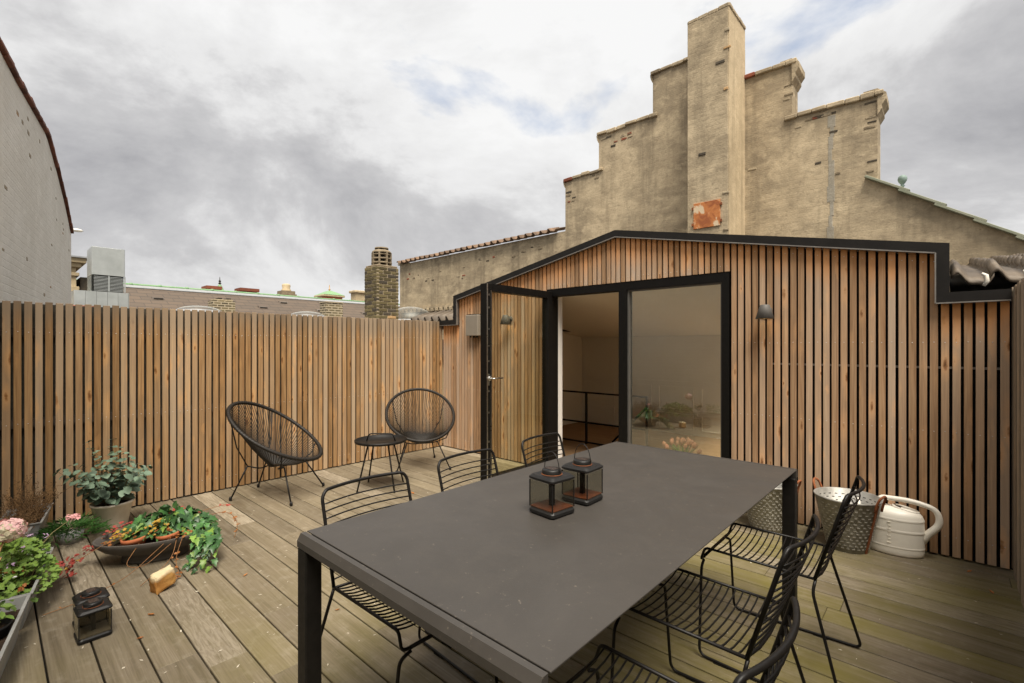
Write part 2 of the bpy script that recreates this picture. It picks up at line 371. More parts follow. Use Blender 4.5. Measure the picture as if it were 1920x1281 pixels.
def glass(name, tint, ior, extra=0.0, rough=0.0):
    m = bpy.data.materials.new(name); m.use_nodes = True; t = m.node_tree; t.nodes.clear(); MATS[name] = m
    o = t.nodes.new('ShaderNodeOutputMaterial'); mx = t.nodes.new('ShaderNodeMixShader'); tr = t.nodes.new('ShaderNodeBsdfTransparent'); gl = t.nodes.new('ShaderNodeBsdfGlossy')
    fr = t.nodes.new('ShaderNodeFresnel'); fr.inputs[0].default_value = ior
    tr.inputs[0].default_value = (*tint, 1); gl.inputs[0].default_value = (.95, .97, .92, 1); gl.inputs['Roughness'].default_value = rough
    ad = t.nodes.new('ShaderNodeMath'); ad.operation = 'ADD'; ad.inputs[1].default_value = extra; ad.use_clamp = True
    ge = t.nodes.new('ShaderNodeNewGeometry'); fx = t.nodes.new('ShaderNodeMath'); fx.operation = 'SUBTRACT'; fx.inputs[0].default_value = 1.0
    t.links.new(ge.outputs['Backfacing'], fx.inputs[1]); mu = t.nodes.new('ShaderNodeMath'); mu.operation = 'MULTIPLY'      # a pane reflects at its outer face only
    t.links.new(fr.outputs[0], ad.inputs[0]); t.links.new(ad.outputs[0], mu.inputs[0]); t.links.new(fx.outputs[0], mu.inputs[1]); t.links.new(mu.outputs[0], mx.inputs[0])
    t.links.new(tr.outputs[0], mx.inputs[1]); t.links.new(gl.outputs[0], mx.inputs[2]); t.links.new(mx.outputs[0], o.inputs[0])
glass('window_glass', (.94, .95, .91), 1.75, .20)
glass('door_glass', (.93, .93, .84), 1.5, .0)
glass('added_rooflight_glass', (.98, .98, .97), 1.3)  # panes of the added rooflight, out of view
glass('lantern_glass', (.86, .85, .80), 1.45)
glass('lantern_smoke', (.88, .85, .77), 1.45)
glass('dome_acrylic', (.74, .73, .72), 1.4, .03, .5)

s = NT('bulb'); s.base((1, .75, .35)); s.b.inputs['Emission Color'].default_value = (1, .70, .25, 1); s.b.inputs['Emission Strength'].default_value = 3.0

# ------------------------------------------------------------------ mesh helpers
def link(o, parent=None):
    COL.objects.link(o)
    if parent is not None: o.parent = parent
    return o
def tag(o, label=None, cat=None, group=None, kind=None):
    if label: o['label'] = label
    if cat: o['category'] = cat
    if group: o['group'] = group
    if kind: o['kind'] = kind
    return o
def empty(name, loc=(0, 0, 0), rz=0.0, label=None, cat=None, group=None):
    o = bpy.data.objects.new(name, None); o.empty_display_size = .1
    o.location = loc; o.rotation_euler = (0, 0, rz); link(o)
    return tag(o, label, cat, group)
def copy_tree(o, parent=None):
    c_ = o.copy(); COL.objects.link(c_); c_.parent = parent
    for ch in list(o.children): copy_tree(ch, c_)
    return c_

_bev = {}
def bev_box(b):
    """unit cube corners with a chamfer, returned as function of size"""
    return b
class MB:
    def __init__(s): s.v = []; s.f = []; s.sm = []
    def add(s, vs, fs, smooth=False, M=None):
        o = len(s.v)
        s.v += [tuple(M @ Vector(p)) if M is not None else tuple(p) for p in vs]
        s.f += [tuple(i + o for i in f) for f in fs]; s.sm += [smooth] * len(fs)
        return s
    def box(s, x0, x1, y0, y1, z0, z1, b=0.0, M=None):
        if b <= 0:
            vs = [(x, y, z) for z in (z0, z1) for y in (y0, y1) for x in (x0, x1)]
            fs = [(0, 2, 3, 1), (4, 5, 7, 6), (0, 1, 5, 4), (2, 6, 7, 3), (0, 4, 6, 2), (1, 3, 7, 5)]
            return s.add(vs, fs, False, M)
        # chamfered: 24 verts
        vs = []; idx = {}
        for ix, x in enumerate((x0, x1)):
            for iy, y in enumerate((y0, y1)):
                for iz, z in enumerate((z0, z1)):
                    sx, sy, sz = (1 - 2 * ix), (1 - 2 * iy), (1 - 2 * iz)
                    for a in range(3):
                        p = [x + sx * b, y + sy * b, z + sz * b]
                        p[a] = (x, y, z)[a]
                        idx[ix, iy, iz, a] = len(vs); vs.append(p)
        fs = []
        q = lambda *k: fs.append(tuple(idx[t] for t in k))
        for i in (0, 1):
            f = [(i, 0, 0, 0), (i, 1, 0, 0), (i, 1, 1, 0), (i, 0, 1, 0)]; q(*(f if i else f[::-1]))
            f = [(0, i, 0, 1), (0, i, 1, 1), (1, i, 1, 1), (1, i, 0, 1)]; q(*(f if i else f[::-1]))
            f = [(0, 0, i, 2), (1, 0, i, 2), (1, 1, i, 2), (0, 1, i, 2)]; q(*(f if i else f[::-1]))
        for i in (0, 1):
            for j in (0, 1):
                f = [(i, j, 0, 0), (i, j, 0, 1), (i, j, 1, 1), (i, j, 1, 0)]; q(*(f if (i ^ j) == 0 else f[::-1]))
                f = [(i, 0, j, 0), (i, 0, j, 2), (i, 1, j, 2), (i, 1, j, 0)]; q(*(f[::-1] if (i ^ j) == 0 else f))
                f = [(0, i, j, 1), (0, i, j, 2), (1, i, j, 2), (1, i, j, 1)]; q(*(f if (i ^ j) == 0 else f[::-1]))
        for i in (0, 1):
            for j in (0, 1):
                for k in (0, 1):
                    f = [(i, j, k, 0), (i, j, k, 1), (i, j, k, 2)]; q(*(f if (i + j + k) % 2 else f[::-1]))
        return s.add(vs, fs, False, M)
    def tube(s, pts, r, n=7, closed=False, caps=True, M=None):
        pts = [Vector(p) for p in pts]; N = len(pts)
        rr = r if isinstance(r, (list, tuple)) else [r] * N
        vs = []; fs = []
        t0 = None; nrm = None
        for i, p in enumerate(pts):
            a = pts[i - 1] if (i or closed) else p; b = pts[(i + 1) % N] if (i < N - 1 or closed) else p
            t = (b - a)
            t = t.normalized() if t.length > 1e-9 else Vector((0, 0, 1))
            if nrm is None:
                nrm = t.orthogonal().normalized()
            else:
                nrm = (t0.rotation_difference(t) @ nrm); nrm = (nrm - t * nrm.dot(t)).normalized()
            t0 = t; bi = t.cross(nrm)
            for k in range(n):
                an = 2 * math.pi * k / n
                vs.append(p + (nrm * math.cos(an) + bi * math.sin(an)) * rr[i])
        for i in range(N - 1 + (1 if closed else 0)):
            for k in range(n):
                a, b = i * n + k, i * n + (k + 1) % n; j = ((i + 1) % N) * n
                fs.append((a, b, j + (k + 1) % n, j + k))
        s.add(vs, fs, True, M)
        if caps and not closed:
            s.f += [tuple(len(s.v) - N * n + k for k in reversed(range(n))), tuple(len(s.v) - n + k for k in range(n))]; s.sm += [False, False]
        return s
    def lathe(s, prof, n=24, sx=1.0, sy=1.0, M=None, smooth=True, cx=0, cy=0, caps=False):
        vs = [(cx + r * sx * math.cos(2 * math.pi * k / n), cy + r * sy * math.sin(2 * math.pi * k / n), z) for r, z in prof for k in range(n)]
        fs = [(i * n + k, i * n + (k + 1) % n, (i + 1) * n + (k + 1) % n, (i + 1) * n + k) for i in range(len(prof) - 1) for k in range(n)]
        s.add(vs, fs, smooth, M)
        if caps:
            o = len(s.v) - len(vs)
            s.f += [tuple(o + k for k in reversed(range(n))), tuple(len(s.v) - n + k for k in range(n))]; s.sm += [False, False]
        return s
    def prism(s, poly, a0, a1, axis='Y', M=None):
        """closed 2-D polygon (x,z)/(y,z)/(x,y) extruded along axis"""
        def P(u, v, a): return {'Y': (u, a, v), 'X': (a, u, v), 'Z': (u, v, a)}[axis]
        n = len(poly); vs = [P(u, v, a) for a in (a0, a1) for u, v in poly]
        fs = [(i, (i + 1) % n, n + (i + 1) % n, n + i) for i in range(n)] + [tuple(reversed(range(n))), tuple(range(n, 2 * n))]
        return s.add(vs, fs, False, M)
    def build(s, name, mat, parent=None, loc=(0, 0, 0), rot=(0, 0, 0), fix=True):
        me = bpy.data.meshes.new(name); me.from_pydata(s.v, [], s.f)
        me.polygons.foreach_set('use_smooth', s.sm)
        if fix:
            bm = bmesh.new(); bm.from_mesh(me); bmesh.ops.recalc_face_normals(bm, faces=bm.faces); bm.to_mesh(me); bm.free()
        if mat: me.materials.append(MATS[mat])
        me.update()
        o = bpy.data.objects.new(name, me); o.location = loc; o.rotation_euler = rot
        return link(o, parent)
def inst(src, name, loc, rot=(0, 0, 0), scale=(1, 1, 1), parent=None, mat=None):
    """another object on the same mesh"""
    o = bpy.data.objects.new(name, src.data if hasattr(src, 'data') else src); o.location = loc
    if isinstance(rot, Quaternion): o.rotation_mode = 'QUATERNION'; o.rotation_quaternion = rot
    else: o.rotation_euler = rot
    o.scale = scale if isinstance(scale, (tuple, list)) else (scale,) * 3
    if mat:
        o.material_slots[0].link = 'OBJECT'; o.material_slots[0].material = MATS[mat]
    return link(o, parent)
def rounded(pts, rad, n=5, closed=False):
    """polyline with its corners rounded off"""
    pts = [Vector(p) for p in pts]; out = []; N = len(pts)
    for i, p in enumerate(pts):
        if not closed and i in (0, N - 1): out.append(p); continue
        a, b = pts[i - 1], pts[(i + 1) % N]; r = rad if not isinstance(rad, (list, tuple)) else rad[i]
        d1 = (a - p); d2 = (b - p); l = min(r, d1.length * .48, d2.length * .48)
        q0 = p + d1.normalized() * l; q1 = p + d2.normalized() * l
        for k in range(n + 1):
            t = k / n; out.append(q0 * (1 - t) ** 2 + p * 2 * t * (1 - t) + q1 * t * t)
    return out
def rnd(a, b): return random.uniform(a, b)

plain('old_gold', (.55, .34, .12), (.45, .26, .08), 20, .35, metal=.7)

# ================================================================== SETTING
mb = MB(); mb.add([(-900, -900, 0), (900, -900, 0), (900, 900, 0), (-900, 900, 0)], [(0, 1, 2, 3)])
tag(mb.build('ground', 'street', loc=(0, 0, -9)), 'dark street level far below the roof terrace', 'ground', kind='structure')

# deck: every board a piece of its own
WX, WY = -5.02, 4.12                      # fence plane, facade plane
def wall_y(x): return -.05 + (x + 5.02) / -1.241 * .222      # rear white wall runs askew
deck = empty('deck', (0, 0, 0), 0, 'weathered grey-brown timber deck of long boards', 'deck'); tag(deck, kind='structure')
mb = MB(); mb.box(-5.35, .6, -1.35, 4.5, -.22, -.045)
mb.build('deck_joists', 'membrane', deck)
PITCH = .1535; y = .776 - 14 * PITCH; row = 0
while y < 4.2:
    x = -5.06 - rnd(0, 1.2); y0, y1 = y + .0035, y + PITCH - .0035
    joints = []
    light_row = abs(y - (.776 - PITCH)) < .01 or abs(y - .776) < -1
    while x < .39:
        L = rnd(1.5, 3.2)
        x0, x1 = max(x, -5.045), min(x + L, .40)
        spec = None
        if abs(y - (.776 - PITCH)) < .01:          # the row with one bleached board
            if x < -3.5: x0, x1, L = -5.045, -3.30, -3.30 - x
            elif x < -2.4: x0, x1, L, spec = x, -2.29, -2.29 - x, 'deck_bleached'
        if x1 - x0 > .05:
            m_ = spec or ('deck_bleached' if random.random() < .06 else 'deck')
            b = MB().box(-(x1 - x0) / 2 + .0008, (x1 - x0) / 2 - .0008, -(y1 - y0) / 2, (y1 - y0) / 2, -.028, 0, .0022)
            b.build('deck_board', m_, deck, ((x0 + x1) / 2, (y0 + y1) / 2, rnd(-.0012, .0)))
        x += L
    y += PITCH; row += 1

# fallen petals, seeds and leaf bits on the boards
mb = MB()
for i in range(420):
    x, y = rnd(-4.9, .2), rnd(.1, 4.0)
    if random.random() < .45: x, y = rnd(-4.6, -1.6), rnd(.1, 2.4)
    r_ = rnd(.002, .006) * (1.5 if random.random() < .12 else 1); a = rnd(0, 6.3); l = rnd(1.0, 2.4)
    ca, sa = math.cos(a), math.sin(a)
    pts = [(-l, 0, .0015), (-.3 * l, -.6, .0022), (l, .1, .003), (-.1 * l, .7, .002)]
    mb.add([(x + (px * ca - py * sa) * r_, y + (px * sa + py * ca) * r_, pz) for px, py, pz in pts], [(0, 1, 2, 3)])
tag(mb.build('fallen_petals', 'fallen'), 'pale specks of fallen petals scattered over the deck boards', 'petals', kind='stuff')
mb = MB()
for (x, y, r_, a) in [(-2.95, .55, .016, .4), (-3.05, 1.02, .012, 2.0), (-3.55, 2.9, .012, 1), (-3.62, 2.62, .018, 3), (-2.75, .47, .011, 5), (.1, 3.95, .015, 1), (.18, 3.7, .012, 2), (-2.3, 1.2, .010, .7), (-3.2, 1.5, .009, 2.2), (-.9, 1.32, .014, 1.2)]:
    ca, sa = math.cos(a), math.sin(a)
    pts = [(-1.6, 0, .002), (-.4, -.6, .006), (1.5, .1, .009), (-.2, .7, .004), (0, 0, .001)]
    mb.add([(x + (px * ca - py * sa) * r_, y + (px * sa + py * ca) * r_, pz) for px, py, pz in pts], [(0, 1, 4), (1, 2, 4), (2, 3, 4), (3, 0, 4)])
tag(mb.build('fallen_leaves', 'rusty_leaf'), 'few curled rust-brown dead leaves on the deck boards', 'leaves', kind='stuff')

# ------------------------------------------------------------------ left slatted fence
fence = empty('slat_fence', (WX, 2, 0), 0, 'tan larch slat fence along the left side of the deck', 'fence')
FP = .0557
yy = -.10; i = 0
screws = MB()
while yy < 4.115:
    wdt = rnd(.0395, .0425); top = 1.677 + rnd(-.004, .004)
    mb = MB().box(-.0105, .0105, -wdt / 2, wdt / 2, -top + .008 + rnd(0, .006), 0, .0015)
    yc = yy + wdt / 2 + rnd(-.0014, .0014)
    mb.build('slat', 'larch_fence', fence, (-.011 + rnd(-.0015, .0015), yc - 2, top), (rnd(-.0018, .0018), rnd(-.001, .001), rnd(-.02, .02)))
    for zc in (.125, .775, 1.452):
        screws.lathe([(.0001, .0012), (.003, .0010), (.0034, 0)], 6, M=Matrix.Translation((.0005, yc - 2 + rnd(-.002, .002), zc + rnd(-.004, .004))) @ Matrix.Rotation(R(90), 4, 'Y'))
    yy += FP; i += 1
tag(screws.build('screws', 'screw_head', fence), kind='stuff')
for zc in (.125, .775, 1.452):
    MB().box(-.05, -.0235, -2.2, 2.12, zc - .032, zc + .032).build('rail', 'rail_wood', fence)
MB().box(-.075, -.052, -2.2, 2.16, .0, 1.665).build('backing_felt', 'fence_felt', fence)

# ------------------------------------------------------------------ right fence of grey boards
rf = empty('board_fence', (.285, 1.6, 0), 0, 'silver-grey weathered board fence at the right edge of the deck', 'fence')
yy = -.95; k = 0
while yy < 4.15 - .001:
    wdt = .0945
    if yy + wdt > 4.156: wdt = 4.156 - yy
    MB().box(-.010, .010, -wdt / 2, wdt / 2, -1.69, 0, .0015).build('fence_board', 'larch_grey', rf, (.012 + (.006 if k % 2 else 0), yy + wdt / 2 - 1.6, 1.70 + rnd(-.003, .003)), (0, 0, 0))
    yy += .098; k += 1
MB().box(.032, .06, -2.55, 2.5, .02, 1.66).build('backing', 'larch_grey', rf)

# ------------------------------------------------------------------ timber cabin
cab = empty('timber_cabin', (-2.368, WY, 0), 0, 'larch-clad timber cabin with black roof edge and wide glazed opening', 'cabin')
OX = -2.368
AP, EV, LOW = 2.468, 1.997, 1.688
def roof_z(x):                      # outer roof line
    a = abs(x - OX)
    return AP - (AP - EV) * a / 2.379
outer = [(-5.035, LOW), (OX - 2.379, LOW), (OX - 2.379, EV), (OX, AP), (OX + 2.379, EV), (OX + 2.379, LOW), (.279, LOW)]
T = .066
inner = [(-5.035, LOW - T), (OX - 2.379 + T, LOW - T), (OX - 2.379 + T, EV - T + .013), (OX, AP - T), (OX + 2.379 - T, EV - T + .013), (OX + 2.379 - T, LOW - T), (.279, LOW - T)]
names = ['roof_edge'] * 6
for i in range(6):
    a, b, c_, d = outer[i], outer[i + 1], inner[i + 1], inner[i]
    q = [(p[0] - OX, p[1]) for p in (a, b, c_, d)]
    # pieces meet at mitres: pull them a hair apart
    MB().prism(q, -.050, .10, 'Y').build('roof_edge', 'flashing', cab)
    # bright drip lip along the lower front edge
    e0, e1 = Vector((d[0] - OX, d[1])), Vector((c_[0] - OX, c_[1])); dr = (e1 - e0).normalized(); nr = Vector((-dr.y, dr.x))
    if nr.y > 0 or (abs(nr.y) < 1e-6): pass
    mid = (Vector((a[0] - OX, a[1])) + Vector((b[0] - OX, b[1]))) / 2
    if (mid - e0).dot(nr) < 0: nr = -nr
    lip = [e0 - nr * .0045, e1 - nr * .0045, e1 + nr * .003, e0 + nr * .003]
    MB().prism([(p.x, p.y) for p in lip], -.054, -.020, 'Y').build('drip_lip', 'flashing_lip', cab)
# roof covering (felt over boards) running back to the gable house
RP = [(outer[0], outer[1], .101, 4.2), (outer[5], outer[6], .101, 4.2), (outer[2], outer[3], .101, 4.2)]
ra, rb_ = (OX + 1.05, roof_z(OX + 1.05)), (OX + 1.95, roof_z(OX + 1.95))      # unseen rooflight opening added in the right slope to brighten the room
RP += [(outer[3], outer[4], .101, .35), (outer[3], outer[4], 3.0, 4.2), (outer[3], ra, .35, 1.3), (outer[3], (OX + .72, roof_z(OX + .72)), 1.3, 3.0), (rb_, outer[4], .35, 3.0)]
MB().prism([(.72, roof_z(OX + .72) - .02), (1.0499, ra[1] - .02), (1.0499, ra[1] - .028), (.72, roof_z(OX + .72) - .028)], 1.3005, 2.9995, 'Y').build('added_rooflight_pane', 'added_rooflight_glass', cab)
MB().prism([(1.05, ra[1] - .02), (1.95, rb_[1] - .02), (1.95, rb_[1] - .028), (1.05, ra[1] - .028)], .3505, 2.9995, 'Y').build('added_rooflight_pane', 'added_rooflight_glass', cab)
for p, q, ya_, yb_ in RP:
    MB().prism([(p[0] - OX, p[1] - .012), (q[0] - OX, q[1] - .012), (q[0] - OX, q[1] - .07), (p[0] - OX, p[1] - .07)], ya_, yb_, 'Y').build('roof_covering', 'felt_roof', cab)
for sx in (-1, 1):
    x0 = sx * 2.36
    MB().box(min(x0, x0 - sx * .05), max(x0, x0 - sx * .05), .101, 4.2, LOW - .10, EV - .085).build('roof_upstand', 'felt_roof', cab)
OL, OR_, OT = -3.232 - OX, -1.331 - OX, 1.962       # opening, local x
# dark membrane wall behind the slats, round the opening
wl = MB()
def wallpiece(x0, x1, z0, zt):
    n = max(1, int(abs(x1 - x0) / .4)); 
    for i in range(n):
        a = x0 + (x1 - x0) * i / n; b = x0 + (x1 - x0) * (i + 1) / n
        wl.prism([(a, z0), (b, z0), (b, zt(b)), (a, zt(a))], .038, .10, 'Y')
rl = lambda x: roof_z(x + OX) - .075
low = lambda x: LOW - .075
wallpiece(-2.66, -2.325, 0, low); wallpiece(-2.324, OL, 0, rl); wallpiece(OL, OR_, OT, rl); wallpiece(OR_, 2.324, 0, rl); wallpiece(2.325, 2.76, 0, low)
wl.build('wall', 'membrane', cab)
MB().box(OR_ + .3, 2.645, .0215, .037, 1.203, 1.217).build('joint_strip', 'flashing_lip', cab)
# slats
CP = .0535; x = -5.005; k = 0
scr = MB()
while x < .265:
    wdt = rnd(.0375, .0395); xc = x + wdt / 2; lx = xc - OX
    zt = (LOW - .045) if (lx < -2.322 or lx > 2.322) else roof_z(xc) - .052
    z0 = .012 if not (OL - .012 < lx < OR_ + .012) else OT + .004
    if not (lx > 2.322 and lx - wdt / 2 < 2.315):
        MB().box(-wdt / 2, wdt / 2, -.0105, .0105, z0 - zt, 0, .0015).build('slat', 'larch_cladding', cab, (lx + rnd(-.0012, .0012), .0105 + rnd(-.001, .001), zt), (rnd(-.0008, .0008), rnd(-.0012, .0012), rnd(-.02, .02)))
        for zc in (.134, .80, 1.375, roof_z(xc) - .12, OT + .05):
            if z0 < zc < zt - .02 and (zc != OT + .05 or z0 > 1):
                scr.lathe([(.0001, .0012), (.0028, .0010), (.0032, 0)], 6, M=Matrix.Translation((lx, -.0005, zc + rnd(-.004, .004))) @ Matrix.Rotation(R(90), 4, 'X'))
    x += CP
tag(scr.build('screws', 'screw_head', cab), kind='stuff')
# glazing frame
fr = MB()
fr.box(OL, OL + .055, .005, .12, 0, OT); fr.box(OR_ - .062, OR_, .005, .12, 0, OT)
fr.box(OL + .055, OR_ - .062, .005, .12, OT - .075, OT - .0005)
fr.box(-2.358 - OX, -2.272 - OX, .003, .118, .03, OT - .0755)
fr.box(OL + .055, OR_ - .062, .005, .12, 0.0, .03)
gf = fr.build('window_frame', 'black_frame', cab)
PX0, PX1 = -2.2715 - OX, OR_ - .0625
bd = MB()
bd.box(PX0, PX0 + .018, .020, .06, .031, OT - .076); bd.box(PX1 - .012, PX1, .020, .06, .031, OT - .076)
bd.box(PX0 + .018, PX1 - .012, .020, .06, OT - .09, OT - .076); bd.box(PX0 + .018, PX1 - .012, .020, .06, .031, .05)
bd.build('glazing_bead', 'lamp_grey', gf)
MB().box(PX0 + .0185, PX1 - .0125, .045, .051, .0505, OT - .0905).build('window_pane', 'window_glass', gf)
# open door leaf, square to the facade
dr_ = empty('door', (OL + .03, -.005, 0)); dr_.parent = cab
LW, LT = 1.00, .084
df = MB()
df.box(-LT / 2, LT / 2, -LW, -LW + .075, .03, 1.935, .003); df.box(-LT / 2, LT / 2, -.075, -.004, .03, 1.935, .003)
df.box(-LT / 2, LT / 2, -LW + .075, -.075, 1.865, 1.935); df.box(-LT / 2, LT / 2, -LW + .075, -.075, .03, .115)
df.build('door_frame', 'black_frame', dr_)
MB().box(-.004, .004, -LW + .0755, -.0755, .1155, 1.8645).build('door_pane', 'door_glass', dr_)
tr = MB(); tr.box(LT / 2 + .0005, LT / 2 + .006, -LW + .004, -LW + .012, .035, 1.93); tr.box(LT / 2 + .0005, LT / 2 + .004, -LW + .055, -LW + .06, .10, 1.87)
for z in (.25, .45, .72, .92, 1.2, 1.34, 1.5, 1.7, 1.82): tr.box(LT / 2 + .0005, LT / 2 + .008, -LW + .020, -LW + .030, z, z + .016)
tr.box(LT / 2 + .0005, LT / 2 + .005, -LW + .016, -LW + .034, .98, 1.09)
tr.build('lock_strip', 'steel', dr_)
hd = MB(); hd.tube(rounded([(LT / 2, -LW + .045, 1.045), (LT / 2 + .05, -LW + .045, 1.045), (LT / 2 + .052, -LW + .165, 1.047)], .018), .0075, 8); hd.lathe([(.0001, .006), (.022, .006), (.024, 0)], 14, M=Matrix.Translation((LT / 2 + .0005, -LW + .045, 1.045)) @ Matrix.Rotation(R(90), 4, 'Y'))
hd.build('door_handle', 'steel', dr_)
# room behind the glazing
IY = .121
rm = MB()
rm.add([(-2.5, IY, 0), (2.3, IY, 0), (2.3, 3.6, 0), (-2.5, 3.6, 0)], [(0, 1, 2, 3)])
rm.v = [(a, b, -.012) for a, b, c_ in rm.v]
rm.build('room_floor', 'parquet', cab)
bw = MB(); bw.box(-2.52, 2.32, 3.1, 3.16, -.3, 2.35); bw.box(-2.56, -2.5, IY, 3.1, -.3, 2.0); bw.box(2.3, 2.36, IY, 3.1, -.3, 2.0)
bw.build('room_wall', 'interior_wall', cab)
pn = MB()
for x0 in (-2.4, -1.72, -1.04, -.36, .32, 1.0, 1.62):
    for z0, z1 in ((.06, .30), (.36, .72)):
        for q in ((x0, x0 + .56, z0, z0 + .012), (x0, x0 + .56, z1 - .012, z1), (x0, x0 + .012, z0, z1), (x0 + .548, x0 + .56, z0, z1)):
            pn.box(q[0], q[1], 3.088, 3.0995, q[2], q[3])
pn.box(-2.49, 2.29, 3.085, 3.0995, .775, .80); pn.box(-2.49, 2.29, 3.06, 3.0995, 1.46, 1.50)
pn.build('panel_moulding', 'interior_wall', cab)
ce = MB(); cz_ = lambda q: 1.93 - .43 * (q - IY) / (3.1 - IY)
for xa, xb, ya, yb in ((-2.5, 2.3, IY, .35), (-2.5, 1.02, .35, 1.3), (-2.5, .70, 1.3, 3.0), (1.95, 2.3, .35, 3.0), (-2.5, 1.95, 3.0, 3.1)):  # gap left below the added rooflight so daylight reaches the room
    ce.prism([(ya, cz_(ya)), (yb, cz_(yb)), (yb, cz_(yb) + .03), (ya, cz_(ya) + .03)], xa, xb, 'X')
ce.build('room_ceiling', 'interior_wall', cab)
jb = MB(); jb.box(OL - .03, OL + .0545, .1215, .20, .0, OT); jb.box(OR_ - .05, OR_ + .03, .1215, .20, .0, OT); jb.box(OL + .056, OR_ - .051, .1215, .20, OT - .07, OT)
jb.build('white_reveal', 'interior_white', cab)
# stair railing inside
rl_ = empty('stair_railing', (-3.72, 5.6, 0), 0, 'black steel stair railing inside behind the open doorway', 'railing')
rb = MB()
for z in (.69, .275, -.0): rb.box(-.75, .93, -.012, .012, z - .010 + .011, z + .010 + .011)
rb.build('rail', 'black_metal', rl_)
for x0 in (-.74, 0.0, .905): MB().box(x0, x0 + .026, -.0125, .0125, -.01, .6905).build('post', 'black_metal', rl_)
hp = MB(); hp.tube([(.92, -.04, .56), (.45, -.04, .08)], .014, 8); hp.build('handrail', 'black_metal', rl_)
# tulips in a vase just inside the fixed pane
vz = empty('tulip_vase', (-1.93, 4.60, -.012), 0, 'bunch of peach-pink tulips in a vase inside behind the fixed pane', 'flowers')
v_ = MB(); v_.lathe([(.0001, 0), (.06, 0), (.075, .05), (.07, .13), (.05, .19), (.058, .22), (.05, .215), (.042, .19), (.0001, .19)], 20); v_.build('vase', 'cream_glaze', vz)
th = MB()
th.lathe([(.0001, -.026), (.012, -.022), (.0185, -.006), (.0175, .012), (.010, .026), (.003, .030), (.0001, .028)], 9)
for k in range(3):
    a = k * 2.094
    th.add([(math.cos(a - .7) * .019, math.sin(a - .7) * .019, -.008), (math.cos(a + .7) * .019, math.sin(a + .7) * .019, -.008), (math.cos(a) * .013, math.sin(a) * .013, .034), (math.cos(a) * .0225, math.sin(a) * .0225, .004)], [(0, 3, 2), (3, 1, 2)], True)
first = None
stm = MB()
for k in range(22):
    a = rnd(0, 6.283); q = math.sqrt(rnd(.03, 1)) * .20; hx, hy = math.cos(a) * q * 1.05, math.sin(a) * q * .55; hz = .435 - q * q * 2.0 + rnd(-.02, .02)
    d = Vector((hx, hy, .28)).normalized()
    if first is None: first = th.build('tulip_head', 'tulip', vz, (hx, hy, hz)); first.rotation_mode = 'QUATERNION'; first.rotation_quaternion = Vector((0, 0, 1)).rotation_difference(d)
    else: inst(first, 'tulip_head', (hx, hy, hz), Vector((0, 0, 1)).rotation_difference(d), rnd(.85, 1.15), vz)
    stm.tube([(hx * .1, hy * .1, .18), (hx * .5, hy * .5, .30), (hx, hy, hz - .02)], .0032, 5)
stm.build('stems', 'tulip_leaf', vz)
lf = MB()
for k in range(12):
    a = rnd(0, 6.283); q = rnd(.10, .2); d = Vector((math.cos(a), math.sin(a) * .6, 0)); sd_ = Vector((-d.y, d.x, 0)) * .014
    p0, p1, p2 = d * .02 + Vector((0, 0, .2)), d * q * .6 + Vector((0, 0, .34)), d * q + Vector((0, 0, rnd(.34, .42)))
    lf.add([p0 - sd_ * .5, p0 + sd_ * .5, p1 - sd_, p1 + sd_, p2], [(0, 1, 3, 2), (2, 3, 4)], True)
lf.build('leaves', 'tulip_leaf', vz)

# ------------------------------------------------------------------ wall lamps
def wall_lamp(x, z, label):
    t = empty('wall_lamp', (x, WY, z), 0, label, 'lamp', 'cone wall lamps on the cabin front')
    sh = MB(); sh.lathe([(.0001, .055), (.030, .055), (.034, .051), (.066, -.052), (.063, -.053), (.031, .046), (.0001, .046)], 28, cy=-.085); sh.build('lamp_shade', 'lamp_grey', t)
    ar = MB(); ar.tube([(0, -.001, .012), (0, -.055, .012)], .011, 10); ar.lathe([(.0001, .012), (.032, .012), (.034, 0)], 20, M=Matrix.Translation((0, -.001, .012)) @ Matrix.Rotation(R(90), 4, 'X')); ar.build('wall_mount', 'lamp_grey', t)
    li = MB(); li.lathe([(.0305, .0455), (.0615, -.050), (.0600, -.050), (.030, .044)], 28, cy=-.085); li.build('reflector', 'old_gold', t)
    bl = MB(); bl.lathe([(.0001, -.050), (.018, -.049), (.030, -.042), (.034, -.028), (.020, .010), (.008, .030)], 18, cy=-.085); bl.build('bulb', 'bulb', t)
    ld = bpy.data.lights.new('lamp_light', 'POINT'); ld.energy = .02; ld.color = (1, .72, .35); ld.shadow_soft_size = .02
    lo = bpy.data.objects.new('lamp_light', ld); lo.location = (0, -.085, -.045); link(lo, t)
    return t
wall_lamp(-1.04, 1.612, 'dark grey cone wall lamp on the larch slats right of the glazing')
wall_lamp(-3.78, 1.652, 'dark grey cone wall lamp seen through the open glass door')
bx = empty('meter_box', (-4.36, WY, 1.604), 0, 'grey-brown metal box mounted on slats behind the open door', 'wall box')
MB().box(-.11, .11, -.085, -.002, -.13, .13, .006).build('body', 'box_grey', bx)
MB().box(-.10, .10, -.075, -.004, .1305, .140).build('lid', 'black_metal', bx)
gl_ = MB(); [gl_.tube([(q, -.045, -.1305), (q, -.045, -.15)], .012, 10) for q in (-.06, 0, .06)]; gl_.build('cable_glands', 'black_plastic', bx)

